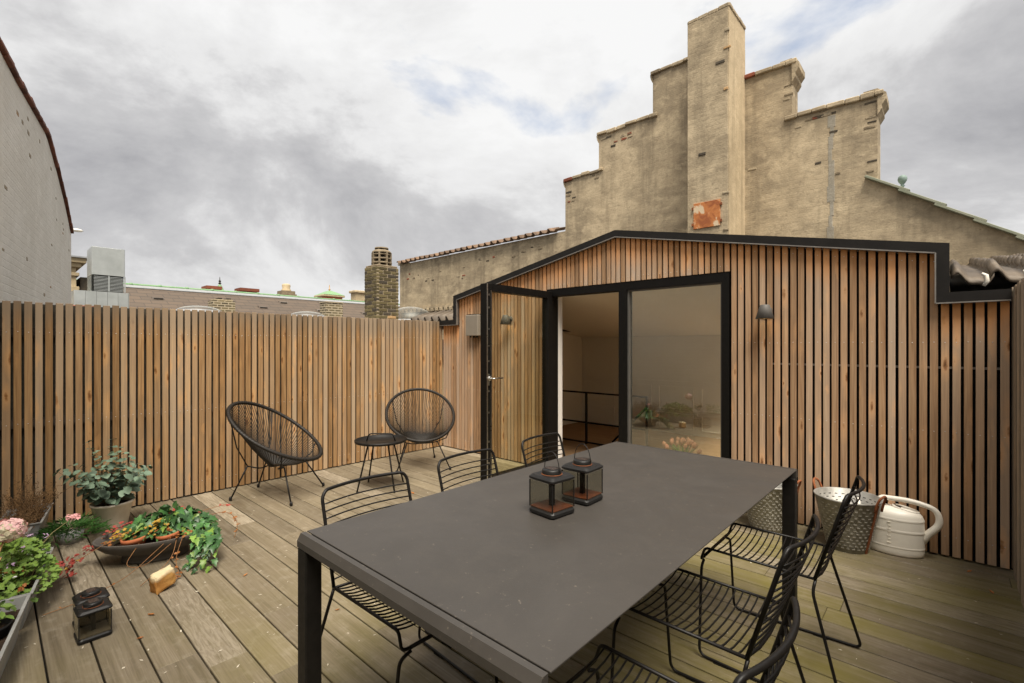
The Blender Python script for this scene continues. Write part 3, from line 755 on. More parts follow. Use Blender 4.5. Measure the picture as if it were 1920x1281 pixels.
# ------------------------------------------------------------------ whitewashed wall behind the camera, running off to the left
ww = empty('whitewashed_wall', (-5.02, -.05, 0), 0, 'tall whitewashed brick wall with red tile coping at far left', 'wall')
wd = Vector((-1.241, .222, 0)).normalized(); wnrm = Vector((.222, 1.241, 0)).normalized()
def wtop(m):                         # height of the wall m metres beyond the deck corner
    st = [(-6.6, 3.75), (0, 3.72), (1.2, 3.74), (2.9, 3.84), (3.7, 3.66), (4.5, 3.42), (5.3, 3.10), (5.6, 3.02)]
    for (a, b), (c_, d) in zip(st, st[1:]):
        if m <= c_: return b + (d - b) * (m - a) / (c_ - a)
    return st[-1][1]
mb = MB(); ms = [-6.6 + .2 * k for k in range(60)] + [5.28]
ms = [q for q in ms if q < 5.28] + [5.28]
pf = [wd * q for q in ms]; n = len(ms)
vs = []
for back in (0, 1):
    for zt in (0, 1):
        for q, p in zip(ms, pf):
            b_ = p - wnrm * (.3 * back); vs.append((b_.x, b_.y, (-.3 if not zt else wtop(q))))
fs = []
for i in range(n - 1):
    fs += [(i, i + 1, n + i + 1, n + i), (2 * n + i, 3 * n + i, 3 * n + i + 1, 2 * n + i + 1), (n + i, n + i + 1, 3 * n + i + 1, 3 * n + i)]
fs += [(0, n, 3 * n, 2 * n), (n - 1, 3 * n - 1 - 0 * n, 4 * n - 1, 2 * n - 1)]
fs[-1] = (n - 1, 3 * n - 1, 4 * n - 1, 2 * n - 1)
mb.add(vs, fs); mb.build('wall', 'white_wall', ww, fix=True)
tl = MB(); tl.box(-.105, .105, -.40, .035, -.02, .02, .006)
src = tl.build('coping_tile', 'red_tile', ww, (0, 0, -5)); ang = math.atan2(wd.y, wd.x)
COL.objects.unlink(src)
q = -1.0
while q < 5.2:
    sl = math.atan2(wtop(q + .1) - wtop(q - .1), .2)
    p = wd * q
    inst(src.data, 'coping_tile', (p.x + rnd(-.01, .01), p.y, wtop(q) + .028 + rnd(-.008, .008)), (R(4) + rnd(-.05, .05), sl + rnd(-.03, .03), ang + math.pi + rnd(-.03, .03)), (1.12, 1, rnd(.8, 1.3)), ww)
    q += .205
# chipped bricks showing through
bsrc = MB().box(-.10, .10, -.012, .012, -.026, .026, .005)
bs = bsrc.build('brick', 'dark_brick', None); COL.objects.unlink(bs)
for k in range(22):
    m_ = rnd(.35, 5.1); z = rnd(1.7, min(3.6, wtop(m_) - .08)); p = wd * m_ + wnrm * -.004
    if random.random() < .5: z = wtop(m_) - rnd(.08, .55)
    inst(bs.data, 'brick', (p.x, p.y, round(z / .067) * .067), (rnd(-.03, .03), rnd(-.03, .03), ang), (rnd(.2, .5), .55, rnd(.4, .8)), ww, random.choice(['pale_brick', 'mortar', 'mortar', 'mortar']))

# ------------------------------------------------------------------ stepped-gable house behind the cabin
GY = 8.5
gh = empty('stepped_gable_house', (-3.4, GY, 0), 0, 'old ochre plastered house with stepped gable and tall chimney', 'house')
GX = -3.4
steps = [(-12.4, 3.83), (-6.17, 3.86), (-6.17, 4.96), (-5.32, 4.97), (-5.32, 5.70), (-4.13, 5.72), (-4.13, 6.50), (-2.6, 6.50), (-2.6, 5.80), (-1.80, 5.78), (-1.80, 4.93), (-.73, 4.92), (-.73, 3.70), (.69, 2.66), (2.6, 1.35)]
poly = [(x - GX, z) for x, z in steps] + [(2.6 - GX, -9.0), (-12.4 - GX, -9.0)]
# the wall in vertical strips so that every face is a clean quad
gw = MB()
for (a, za), (b, zb) in zip(steps, steps[1:]):
    if b - a < .01: continue
    n = max(1, int((b - a) / .5))
    for i in range(n):
        x0, x1 = a + (b - a) * i / n, a + (b - a) * (i + 1) / n
        z0, z1 = za + (zb - za) * i / n, za + (zb - za) * (i + 1) / n
        gw.prism([(x0 - GX, -9), (x1 - GX, -9), (x1 - GX, z1), (x0 - GX, z0)], 0, .38, 'Y')
gwo = gw.build('gable_wall', 'gable_plaster', gh)
# ragged brick coping on every step
cp = MB().box(-.11, .11, -.045, .41, -.035, .035, .012)
cps = cp.build('coping_brick', 'gable_plaster', None); COL.objects.unlink(cps)
for (a, za), (b, zb) in zip(steps, steps[1:]):
    if b - a < .01 or a < -6.2 or a > -.75: continue
    q = a - .03
    if a < -3.2: e_ = b + .10
    else: q = a - .1; e_ = b + .07
    if -4.2 < a < -4.0: e_ = -3.1
    while q < e_:
        l = rnd(.16, .26); l = min(l, e_ - q)
        inst(cps.data, 'coping_brick', (q + l / 2 - GX, rnd(-.012, .012), za + (zb - za) * (q - a) / (b - a) + rnd(-.004, .022)), (0, rnd(-.04, .04), rnd(-.03, .03)), (l / .222, 1, rnd(.8, 1.25)), gh, random.choice(['gable_plaster'] * 14 + ['red_brick', 'concrete_cowl']))
        q += l + .002
# moulded kneelers at the right-hand step ends
for x, z in ((-1.80, 5.78), (-.73, 4.92)):
    k_ = MB()
    k_.prism([(0.001, -.30), (.05, -.22), (.05, -.17), (.10, -.10), (.10, -.01), (.0, .075), (-.16, .075), (-.16, .0), (0.001, 0)], -.03, .40, 'Y')
    k_.build('kneeler', 'gable_plaster', gh, (x - GX, 0, z))
for x, z in ((-6.17, 4.96), (-5.32, 5.70), (-4.13, 6.50)):
    k_ = MB(); k_.prism([(-.001, -.16), (-.03, -.10), (-.045, -.035), (-.045, 0), (-.001, 0)], -.02, .39, 'Y'); k_.build('kneeler', 'gable_plaster', gh, (x - GX, 0, z))
# exposed bricks
ebs = MB().box(-.115, .115, -.02, .02, -.029, .029, .008).build('brick', 'red_brick', None); COL.objects.unlink(ebs)
patches = [(-5.15, 5.60, 5, .10, .04), (-4.75, 5.52, 7, .16, .09), (-6.02, 4.62, 7, .09, .16), (-5.38, 4.86, 3, .1, .05), (-4.95, 5.45, 2, .05, .03), (-1.86, 5.45, 3, .02, .30), (-.80, 4.55, 6, .02, .40), (-.80, 4.0, 2, .02, .25), (-2.38, 4.25, 1, 0, 0), (-1.22, 4.55, 2, .05, .0), (-1.20, 3.95, 1, .0, .0), (-1.45, 4.15, 1, .0, .0), (-1.3, 4.86, 3, .1, .02), (-1.55, 4.80, 4, .2, .06), (-11.7, 3.45, 4, .3, .1), (-10.8, 3.35, 4, .4, .15), (-9.6, 3.3, 4, .3, .2), (-8.6, 3.45, 4, .3, .15), (-7.4, 3.55, 3, .3, .1), (-6.9, 3.6, 2, .05, .05), (-1.35, 2.75, 1, 0, 0)]
for px, pz, n, rx, rz_ in patches:
    for k in range(n):
        inst(ebs.data, 'brick', (px + rnd(-rx, rx) - GX, .012, round((pz + rnd(-rz_, rz_)) / .07) * .07), (rnd(-.05, .05), rnd(-.04, .04), 0), (rnd(.25, .6), 1, rnd(.35, .8)), gh, random.choice(['red_brick', 'dark_brick', 'concrete_cowl', 'concrete_cowl', 'dark_brick', 'mortar']))
# grey repair seam down the right half
rp = MB(); 
zz_ = 4.8; xx_ = -1.28
while zz_ > 3.05:
    h = rnd(.14, .24); ww_ = rnd(.022, .05); rp.box(xx_ - ww_ - GX, xx_ + ww_ - GX, -.004, .01, zz_ - h, zz_, .003); zz_ -= h * .96; xx_ += rnd(-.02, .022)
rp.build('repair_seam', 'street', gh)
plaster('seam_grey', (.36, .33, .275), (.30, .27, .21), (.24, .205, .15)); gh.children[-1].data.materials[0] = MATS['seam_grey']
# chimney stack: front face darker weathered, flank paler and less stained, its sunlit tone put into the colour
CX0, CX1, CY0 = -3.133, -2.491, 7.71
ch = MB()
for k in range(20):
    z0, z1 = -1 + k * .382, -1 + (k + 1) * .382
    ch.box(CX0 - GX, CX1 - GX, CY0 - GY, -.0005, z0, z1 if k < 19 else 6.60)
cho = ch.build('chimney_stack', 'gable_plaster_sunlit', gh)
fc = MB(); fc.box(CX0 - .004 - GX, CX1 - .012 - GX, CY0 - GY - .012, CY0 - GY - .0005, -1, 6.60, .004); fc.build('front_render', 'gable_plaster', cho)
tb = MB().box(-.075, .075, -.055, .055, -.03, .03, .01).build('cap_brick', 'gable_plaster', cho, (0, 0, -20)); COL.objects.unlink(tb)
for side in range(4):
    L = (CX1 - CX0) if side % 2 == 0 else .79
    n = int(L / .15)
    for k in range(n):
        q = -L / 2 + (k + .5) * L / n
        if side == 0: p, rz = ((CX0 + CX1) / 2 + q, CY0 + .045), 0
        elif side == 2: p, rz = ((CX0 + CX1) / 2 + q, CY0 + .745), 0
        elif side == 1: p, rz = (CX1 - .045, CY0 + .395 + q), R(90)
        else: p, rz = (CX0 + .045, CY0 + .395 + q), R(90)
        inst(tb.data, 'cap_brick', (p[0] - GX, p[1] - GY, 6.63 + rnd(-.012, .014)), (0, rnd(-.04, .04), rz), (L / n / .152, 1.1, rnd(.9, 1.2)), cho)
for k in range(6):
    z = rnd(2.9, 6.4)
    inst(ebs.data, 'brick', (CX1 - GX - rnd(.012, .06), CY0 - GY - .008, z), (0, 0, 0), (rnd(.25, .5), .8, rnd(.5, .9)), cho, random.choice(['concrete_cowl', 'dark_brick', 'mortar', 'pale_brick']))
for (x, z, sx) in ((-2.62, 5.78, .6), (-2.90, 4.42, .5)):
    inst(ebs.data, 'brick', (x - GX, CY0 - GY - .008, z), (0, .03, 0), (sx, .8, .8), cho, 'dark_brick')
ht = MB(); ht.box(-.208, .208, -.025, -.0005, -.205, .205, .004)
hto = ht.build('rust_hatch', 'rust_plate', cho, (-2.823 - GX, CY0 - GY - .012, 3.435))
hg = MB()
for z in (-.13, .13): hg.box(.2085, .235, -.03, -.004, z - .02, z + .02); hg.box(-.235, -.2085, -.03, -.004, z - .02, z + .02)
inst_h = hg.build('hinges', 'rust_iron', cho, (-2.823 - GX, CY0 - GY - .012, 3.435))
# pantile capping of the low wing
pt = MB(); prof = []
for k in range(13):
    u = k / 12; prof.append((-.125 + .25 * u, .030 * math.sin(u * 2 * math.pi + .6) + .012 * math.sin(u * 4 * math.pi)))
th_ = .016; nP = len(prof); vs = []
for yv, dz in ((-.20, 0.0), (.20, .05)):
    vs += [(x, yv, z + dz) for x, z in prof] + [(x, yv, z + dz - th_) for x, z in prof]
fs = []
for k in range(nP - 1):
    fs += [(k, k + 1, 2 * nP + k + 1, 2 * nP + k), (nP + k, 3 * nP + k, 3 * nP + k + 1, nP + k + 1), (k, nP + k, nP + k + 1, k + 1), (2 * nP + k, 2 * nP + k + 1, 3 * nP + k + 1, 3 * nP + k)]
fs += [(0, 2 * nP, 3 * nP, nP), (nP - 1, 2 * nP - 1, 4 * nP - 1, 3 * nP - 1)]
pt.add(vs, fs, True); pto = pt.build('roof_tile', 'pantile_brown', None); COL.objects.unlink(pto)
x = -12.25
while x < -6.25:
    inst(pto.data, 'roof_tile', (x - GX, .06, 3.895 + (x + 12.4) * .0048 + rnd(-.008, .008)), (R(6) + rnd(-.02, .02), rnd(-.02, .02), rnd(-.02, .02)), (.96, 1, 1.15), gh)
    x += .223
MB().box(-.13, .13, -.02, .40, -.05, .05, .01).build('end_cap', 'gable_plaster', gh, (-12.36 - GX, 0, 3.87))
# dentilled ledge low on the wing wall
lg = MB(); lg.box(-12.3 - GX, -4.5 - GX, -.05, -.0005, 2.42, 2.47)
x = -12.2
while x < -4.6: lg.box(x - GX, x + .10 - GX, -.09, -.0005, 2.33, 2.415, .006); x += .20
lg.build('ledge', 'gable_plaster', gh)
lg = MB(); lg.box(0 - GX, 2.2 - GX, -.05, -.0005, 2.33, 2.375, .006); lg.build('ledge', 'gable_plaster', gh)
# green copper verge sheets stepping down the right slope
vg = MB().box(-.29, .29, -.10, .42, -.016, .016, .004).build('verge_sheet', 'verge_green', gh, (0, 0, -20)); COL.objects.unlink(vg)
sl = math.atan2(2.66 - 3.70, .69 + .73); d = Vector((math.cos(sl), math.sin(sl)))
p = Vector((-.80, 3.72)) + d * .22
for k in range(8):
    inst(vg.data, 'verge_sheet', (p.x - GX, 0, p.y + .022), (0, -sl - .06, 0), (1, 1, 1), gh); p = p + d * .46
fb = empty('roof_finial', (-.468, 8.72, 3.50), 0, 'small green copper ball finial on the sloping gable edge', 'finial')
f_ = MB(); f_.lathe([(.05, -.06), (.045, 0), (.02, .02), (.016, .10), (.03, .115), (.016, .13), (.03, .15), (.048, .18), (.056, .212), (.047, .245), (.024, .264), (.0001, .27)], 18); f_.build('ball', 'finial_green', fb)

# ------------------------------------------------------------------ pantile roofs either side of the cabin
def tile_roof(name, label, x0, x1, y0, z0, y1, z1):
    t = empty(name, ((x0 + x1) / 2, y0, 0), 0, label, 'roof'); cx = (x0 + x1) / 2
    sl = math.atan2(z1 - z0, y1 - y0); L = math.hypot(z1 - z0, y1 - y0)
    M_ = Matrix.Translation((0, 0, z0)) @ Matrix.Rotation(sl, 4, 'X')
    MB().box(x0 - cx, x1 - cx, .05, L, -.14, -.06, M=M_).build('underlay', 'membrane', t)
    nr = int(L / .33)
    for r_ in range(nr):
        x = x0 + .10
        while x < x1 - .08:
            P = M_ @ Vector((x - cx, .2 + r_ * .33, .03))
            inst(pto.data, 'roof_tile', P, (sl - R(1.5), rnd(-.02, .02), rnd(-.02, .02)), (.80, 1, 1.35), t, 'pantile_grey')
            x += .182
    return t
tile_roof('pantile_roof', 'grey pantile roof strip at the left end of the cabin', -6.75, -4.78, 4.85, 1.74, 8.48, 2.33)
rt = tile_roof('pantile_roof', 'grey pantile roof with white mortar above the right cabin step', .02, 1.6, 4.30, 1.755, 8.44, 2.33)
mo = MB()
for k in range(4):
    x = .02 + .10 + .182 * k - .81 + .052
    mo.tube([(x, -.005, 1.735), (x + .016, -.008, 1.765), (x + .012, -.006, 1.80), (x - .008, -.002, 1.815)], [.010, .013, .012, .008], 7)
mo.build('mortar_fillet', 'mortar_white', rt)

# ------------------------------------------------------------------ yellow-brick chimney beyond the fence
bc = empty('brick_chimney', (-8.26, 5.235, 0), 0, 'near chimney of dark yellow bricks with louvred cowl beyond the fence', 'chimney')
BW, BD, BT = .44, .50, 2.885        # x size, y size, top
MB().box(-BW / 2 + .008, BW / 2 - .008, -BD / 2 + .008, BD / 2 - .008, -6, BT - .004).build('core', 'mortar', bc)
br = MB().box(-.5, .5, -.5, .5, -.5, .5)
# chamfer relative to brick size
brk = MB().box(-.5, .5, -.5, .5, -.5, .5, .06).build('brick', 'yellow_brick', None); COL.objects.unlink(brk)
cz = BT; course = 0
while cz > 1.2:
    h = .067; zc = cz - h / 2 - .004
    def lay(axis, sign, L):
        off = 0.0 if course % 2 == 0 else -.5
        n = 2; bl = L / 2.0 if course % 2 == 0 else L / 2.0
        segs = []
        u = -L / 2
        pat = [.62, .38] if course % 2 == 0 else [.20, .58, .22]
        if axis == 'y': pat = [.48, .52] if course % 2 == 0 else [.24, .46, .30]
        for f_ in pat:
            segs.append((u, u + L * f_)); u += L * f_
        for (a, b) in segs:
            a2, b2 = a + .006, b - .006; mid = (a + b) / 2; ln = b2 - a2
            m_ = random.choice(['yellow_brick'] * 34 + ['dark_brick'] * 10 + ['pale_brick'])
            if axis == 'x':
                inst(brk.data, 'brick', (mid + rnd(-.002, .002), sign * (BD / 2 - .05 + rnd(0, .004)), zc), (0, 0, 0), (ln, .10, h - .015 - rnd(0, .004)), bc, m_)
            else:
                inst(brk.data, 'brick', (sign * (BW / 2 - .05 + rnd(0, .004)), mid + rnd(-.002, .002), zc), (0, 0, R(90)), (ln, .10, h - .015 - rnd(0, .004)), bc, m_)
    lay('x', -1, BW); lay('x', 1, BW)
    lay('y', 1, BD - .105); lay('y', -1, BD - .105)
    cz -= h; course += 1
# the y-facing bricks stop inside the corner stretchers, so close the corner gap with the stretcher ends
cw = empty('cowl', (0, 0, BT)); cw.parent = bc
c_ = MB(); c_.box(-.205, .205, -.23, .23, -.003, .035, .01); c_.build('cowl_base', 'concrete_cowl', cw)
c_ = MB(); c_.lathe([(.12, .035), (.12, .30)], 8, smooth=False); c_.build('cowl_core', 'slot_dark', cw)
for k in range(3):
    z = .035 + .082 * k
    MB().lathe([(.11, z + .045), (.205 - .006 * k, z + .05), (.205 - .006 * k, z + .066), (.135, z + .092), (.11, z + .092)], 8, smooth=False).build('cowl_ring', 'concrete_cowl', cw)
for k in range(8):
    a = math.pi / 4 * k
    MB().box(.12, .196, -.016, .016, .03, .30).build('cowl_post', 'concrete_cowl', cw, (0, 0, 0), (0, 0, a))
c_ = MB(); c_.lathe([(.12, .28), (.19, .285), (.185, .315), (.15, .345), (.11, .345)], 16); c_.lathe([(.13, .37), (.135, .372), (.132, .40), (.10, .402), (.0001, .39)], 16)
for k in range(6):
    a = k * math.pi / 3; c_.box(.10, .125, -.018, .018, .34, .375, M=Matrix.Rotation(a, 4, 'Z'))
c_.build('cowl_cap', 'concrete_cowl', cw)

# ------------------------------------------------------------------ things on the roofs beyond
def dome(x, y, z, r, h, label, sy=1.0):
    t = empty('skylight_dome', (x, y, z), 0, label, 'skylight', 'acrylic skylight domes beyond the fence')
    m_ = MB(); m_.lathe([(r * math.cos(a), h * math.sin(a)) for a in [k * math.pi / 2 / 9 for k in range(9)]] + [(.001, h)], 28, sy=sy); m_.build('dome_shell', 'dome_acrylic', t)
    m_ = MB(); m_.lathe([(r * 1.0, -.5), (r * 1.06, -.5), (r * 1.06, .03), (r, .03), (r * .99, -.02)], 28, sy=sy); m_.build('kerb', 'lead', t)
    return t
dome(-9.75, 7.0, 1.95, .58, .36, 'clear acrylic skylight dome right of the near brick chimney')
dome(-16.2, 4.15, 2.36, .55, .16, 'pale skylight dome beside the left small chimney')
dome(-15.85, 7.2, 2.33, .55, .17, 'pale skylight dome beside the right small chimney')
dome(-12.6, 7.95, 2.1, .4, .12, 'small pale skylight dome just left of the near brick chimney')
flat = empty('flat_roof', (-12, 5.3, 0), 0, 'low flat felt roof beyond the fence under the skylight domes', 'roof')
MB().box(-9, 6.2, -5.6, 3.1, 1.2, 1.45).build('roof_slab', 'felt_roof', flat)
MB().box(-8.9, 6.1, -5.5, 3.0, -9 + .0, 1.199).build('wall', 'cream_stone', flat)

def small_chimney(x, y, zt, wx, wy, label, cap):
    t = empty('small_brick_chimney', (x, y, 0), 0, label, 'chimney', 'small brick chimneys in front of the slate roof')
    MB().box(-wx / 2, wx / 2, -wy / 2, wy / 2, 1.4, zt - .06).build('shaft', 'far_brick', t)
    if cap:
        MB().box(-wx / 2 + .06, wx / 2 - .06, -wy / 2 + .06, wy / 2 - .06, zt - .0595, zt).build('crown', 'far_brick', t)
        for q in (-.15, .13): MB().box(-wx / 2 + .05, wx / 2 - .1, q, q + .12, zt + .0005, zt + .045).build('flue', 'slot_dark', t)
    else: MB().box(-wx / 2 - .02, wx / 2 + .02, -wy / 2 - .02, wy / 2 + .02, zt - .0595, zt - .02).build('crown', 'mortar', t)
small_chimney(-19.1, 5.60, 3.0, .5, .72, 'small squat brick chimney with two dark flues beyond the fence', True)
small_chimney(-16.15, 8.20, 2.92, .45, .62, 'small plain brick chimney between far dome and near chimney', False)

# long slate roof
sr = empty('slate_roof_house', (-22, 9, 0), 0, 'long low building with brown slate roof and green ridge', 'building')
MB().prism([(-3.4, 3.90), (2.2, 1.45), (2.2, 1.25), (-3.4, 3.70)], -7.2, 9.2, 'Y').build('roof', 'far_slates', sr)
MB().box(-6.5, 1.9, -7.0, 9.0, -9, 1.2).build('wall', 'cream_stone', sr)
MB().prism([(-3.4, 3.90), (-9, 1.45), (-9, 1.25), (-3.4, 3.70)], -7.2, 9.2, 'Y').build('roof', 'far_slates', sr)
MB().prism([(-3.55, 3.92), (-3.05, 3.77), (-3.05, 3.80), (-3.4, 3.925)], -7.25, 9.25, 'Y').build('lead_flashing', 'lead', sr)
rg = MB(); rg.tube([(-3.42, -7.3, 3.94), (-3.42, 9.3, 3.94)], .05, 8)
y = -7
while y < 9.2: rg.tube([(-3.42, y, 3.94), (-3.42, y + .10, 3.95)], .068, 8); y += 1.0
rg.build('ridge', 'copper_green', sr)
for (y, q) in ((-4.3, .55), (-2.0, .62), (-.35, .7), (2.4, .7), (4.9, .72), (7.6, .8), (.9, .35), (6.1, .42)):
    x = -3.4 + 5.6 * q * .42; z = 3.90 - 2.45 * q * .42
    v_ = MB(); v_.prism([(x - .1, z + .03), (x + .16, z + .02), (x + .20, z - .08), (x - .1, z - .03)], y - .2, y + .2, 'Y'); v_.build('roof_vent', 'slate_grey', sr)
    MB().box(x + .19, x + .215, y - .16, y + .16, z - .075, z - .02).build('vent_mouth', 'slot_dark', sr)

def pot_row(y0, y1, z, label):
    t = empty('chimney_stack', (-28, (y0 + y1) / 2, 0), 0, label, 'chimney', 'wide red chimneys behind the slate roof')
    w_ = (y1 - y0) / 2
    MB().box(-.35, .35, -w_ + .08, w_ - .08, 0, z - .32).build('shaft', 'red_brick', t)
    MB().box(-.40, .40, -w_ + .03, w_ - .03, z - .3195, z - .16).build('corbel', 'red_brick', t)
    MB().box(-.45, .45, -w_, w_, z - .1595, z).build('crown', 'red_brick', t)
pot_row(7.40, 8.10, 4.40, 'wide corbelled red brick chimney beside the thin spire')
pot_row(8.95, 9.90, 4.43, 'wide corbelled red brick chimney right of the thin spire')
t = empty('church_spire', (-60, 17.4, 0), 0, 'thin green copper church spire rising behind the slate roof', 'spire')
m_ = MB(); m_.lathe([(.9, -2), (.75, 7.2), (.42, 7.6), (.16, 8.15), (.10, 8.2)], 8, smooth=False); m_.build('cone', 'copper_green', t)
m_ = MB(); m_.lathe([(.10, 8.15), (.085, 8.25), (.16, 8.28), (.16, 8.36), (.07, 8.4), (.13, 8.55), (.13, 8.6), (.05, 8.68), (.02, 9.05)], 8); m_.build('finial', 'slot_dark', t)
t = empty('stone_chimney', (-28, 11.5, 0), 0, 'stepped ochre stone chimney with round pot on the skyline', 'chimney')
m_ = MB(); m_.box(-.42, .42, -.42, .42, 0, 4.30); m_.box(-.36, .36, -.36, .36, 4.3005, 4.48); m_.build('shaft', 'concrete_cowl', t)
m_ = MB(); m_.lathe([(.26, 4.481), (.26, 4.56), (.20, 4.62), (.235, 4.80), (.20, 4.88), (.14, 4.90), (.0001, 4.86)], 14); m_.build('pot', 'cream_stone', t)
t = empty('cupola_tower', (-60, 30.2, 0), 0, 'brick turret with shallow green copper cap and gilt spike', 'tower')
MB().box(-1.15, 1.15, -1.2, 1.2, -5, 7.70).build('drum', 'terracotta', t)
MB().box(-1.4, 1.4, -1.45, 1.45, 7.7005, 7.95, .05).build('cornice', 'cream_stone', t)
m_ = MB(); m_.lathe([(2.0, 7.951), (1.6, 8.10), (.7, 8.45), (.15, 8.60), (.0001, 8.62)], 4, smooth=False, M=Matrix.Rotation(R(45), 4, 'Z')); m_.build('cap', 'copper_green', t)
m_ = MB(); m_.lathe([(.12, 8.55), (.10, 8.7), (.16, 8.78), (.05, 8.85), (.06, 9.2), (.02, 9.4)], 8); m_.build('spike', 'pale_brick', t)
t = empty('cream_chimney', (-28, 16.0, 0), 0, 'cream rendered chimney just left of the near brick chimney', 'chimney')
MB().box(-.3, .3, -.32, .32, 0, 4.72).build('shaft', 'cream_stone', t); MB().box(-.4, .4, -.42, .42, 4.7205, 4.88, .03).build('crown', 'cream_stone', t)

# ventilation unit
vu = empty('ventilation_unit', (-15.4, 1.96, 0), 0, 'galvanised steel rooftop ventilation box with louvres', 'ventilation unit')
MB().box(-.40, .40, -.31, .31, 3.05, 3.72, .006).build('hood', 'galvanised', vu)
MB().box(.4005, .412, .235, .30, 3.05, 3.72).build('seam', 'galvanised', vu)
MB().box(-.33, .33, -.27, .29, 2.66, 3.0495).build('louvre_box', 'slot_dark', vu)
for k in range(11):
    z = 2.675 + k * .0335
    l_ = MB(); l_.box(-.37, .385, -.31, -.27, z, z + .013); l_.box(.345, .385, -.31, .32, z + .0001, z + .0129); l_.build('louvre', 'galvanised', vu)
for q in (-.005, .30): MB().box(.386, .394, q, q + .025, 2.665, 3.045).build('louvre_post', 'galvanised', vu)
for k in range(5):
    MB().box(-.42, .39, -.62 + k * .20 - .0 + .002, -.62 + (k + 1) * .20 - .002, -1, 2.655).build('cladding_panel', 'galvanised', vu)
MB().box(-.425, .40, .382, .39, -1, 2.655).build('edge_trim', 'galvanised', vu)
# cream cornice house edge
ck = empty('cornice_house', (-18.5, 1.2, 0), 0, 'cream stone building corner with moulded cornice behind white wall', 'building')
MB().box(-2, .0, -2.4, .46, -9, 2.9).build('wall', 'cream_stone', ck)
for z0, z1, o in ((2.9005, 3.05, .10), (3.0505, 3.35, .04), (3.3505, 3.45, .10), (3.4505, 3.60, .03), (3.6005, 3.72, .14), (3.7205, 3.86, .24)):
    MB().box(-2 - o, o, -2.4, .46 + o, z0, z1, .012).build('cornice', 'cream_stone', ck)
MB().box(-2.2, .30, -2.4, .76, 3.8605, 3.90).build('lead_cap', 'lead', ck)
MB().box(-1.9, -.1, .60, 1.0, -9, 3.35).build('flue', 'dark_brick', ck)
hl = empty('street_lamp', (-15.2, .55, 0), 0, 'small white lamp arm sticking out past the white wall', 'lamp')
m_ = MB(); m_.tube([(0, .20, 0), (0, .20, 4.0), (0, .30, 4.07), (0, .78, 4.08)], .014, 6); m_.build('arm', 'galvanised', hl)
m_ = MB(); m_.lathe([(.0001, -.035), (.05, -.03), (.075, 0), (.05, .03), (.0001, .04)], 12, sy=1.6); m_.build('lamp_head', 'white_plastic', hl, (0, .86, 4.08))
gb = empty('garden_shed_roof', (-12.2, 1.2, 0), 0, 'small red tile eave peeping above the fence at left', 'roof')
m_ = MB(); m_.prism([(-.4, 2.15), (.22, 1.86), (.22, 1.82), (-.4, 2.10)], -.6, .3, 'X' if False else 'Y'); m_.build('roof', 'red_tile', gb)
MB().box(-.6, .1, -.6, .25, -1, 1.85).build('wall', 'cream_stone', gb)

# ================================================================== FURNITURE
# dining table
tb_ = empty('dining_table', (-1.055, 1.695, 0), 0, 'long black metal dining table in the middle of the deck', 'table')
TX, TY, TZ = .507, 1.02, .74
tp = MB(); tp.box(-TX, TX, -TY + .034, TY - .034, TZ - .0045, TZ, .001)
tp.prism([(-TX + .001, TZ - .0046), (TX - .001, TZ - .0046), (TX - .09, TZ - .03), (-TX + .09, TZ - .03)], -TY + .04, TY - .04, 'Y')
tp.build('table_top', 'table_top', tb_)
for sy in (-1, 1):
    # end frame: chamfered beam with two legs
    yo, yi = sy * TY, sy * (TY - .0285)
    bm_ = MB(); bm_.prism([(yi, TZ - .0005), (sy * (TY - .012), TZ - .0005), (yo, TZ - .022), (yo, TZ - .042), (yi, TZ - .042)], -TX + .002, TX - .002, 'X')
    bm_.build('end_beam', 'table_top', tb_)
    for sx in (-1, 1):
        x0, x1 = (-TX + .002, -TX + .060) if sx < 0 else (TX - .060, TX - .002)
        y0, y1 = sorted((sy * (TY - .001), sy * (TY - .056)))
        l_ = MB(); l_.box(x0, x1, y0, y1, .012, TZ - .0425, .004)
        l_.box(x0 + .02, x1 - .02, y0 + .02, y1 - .02, 0.0, .0115)
        l_.build('leg', 'black_metal', tb_)

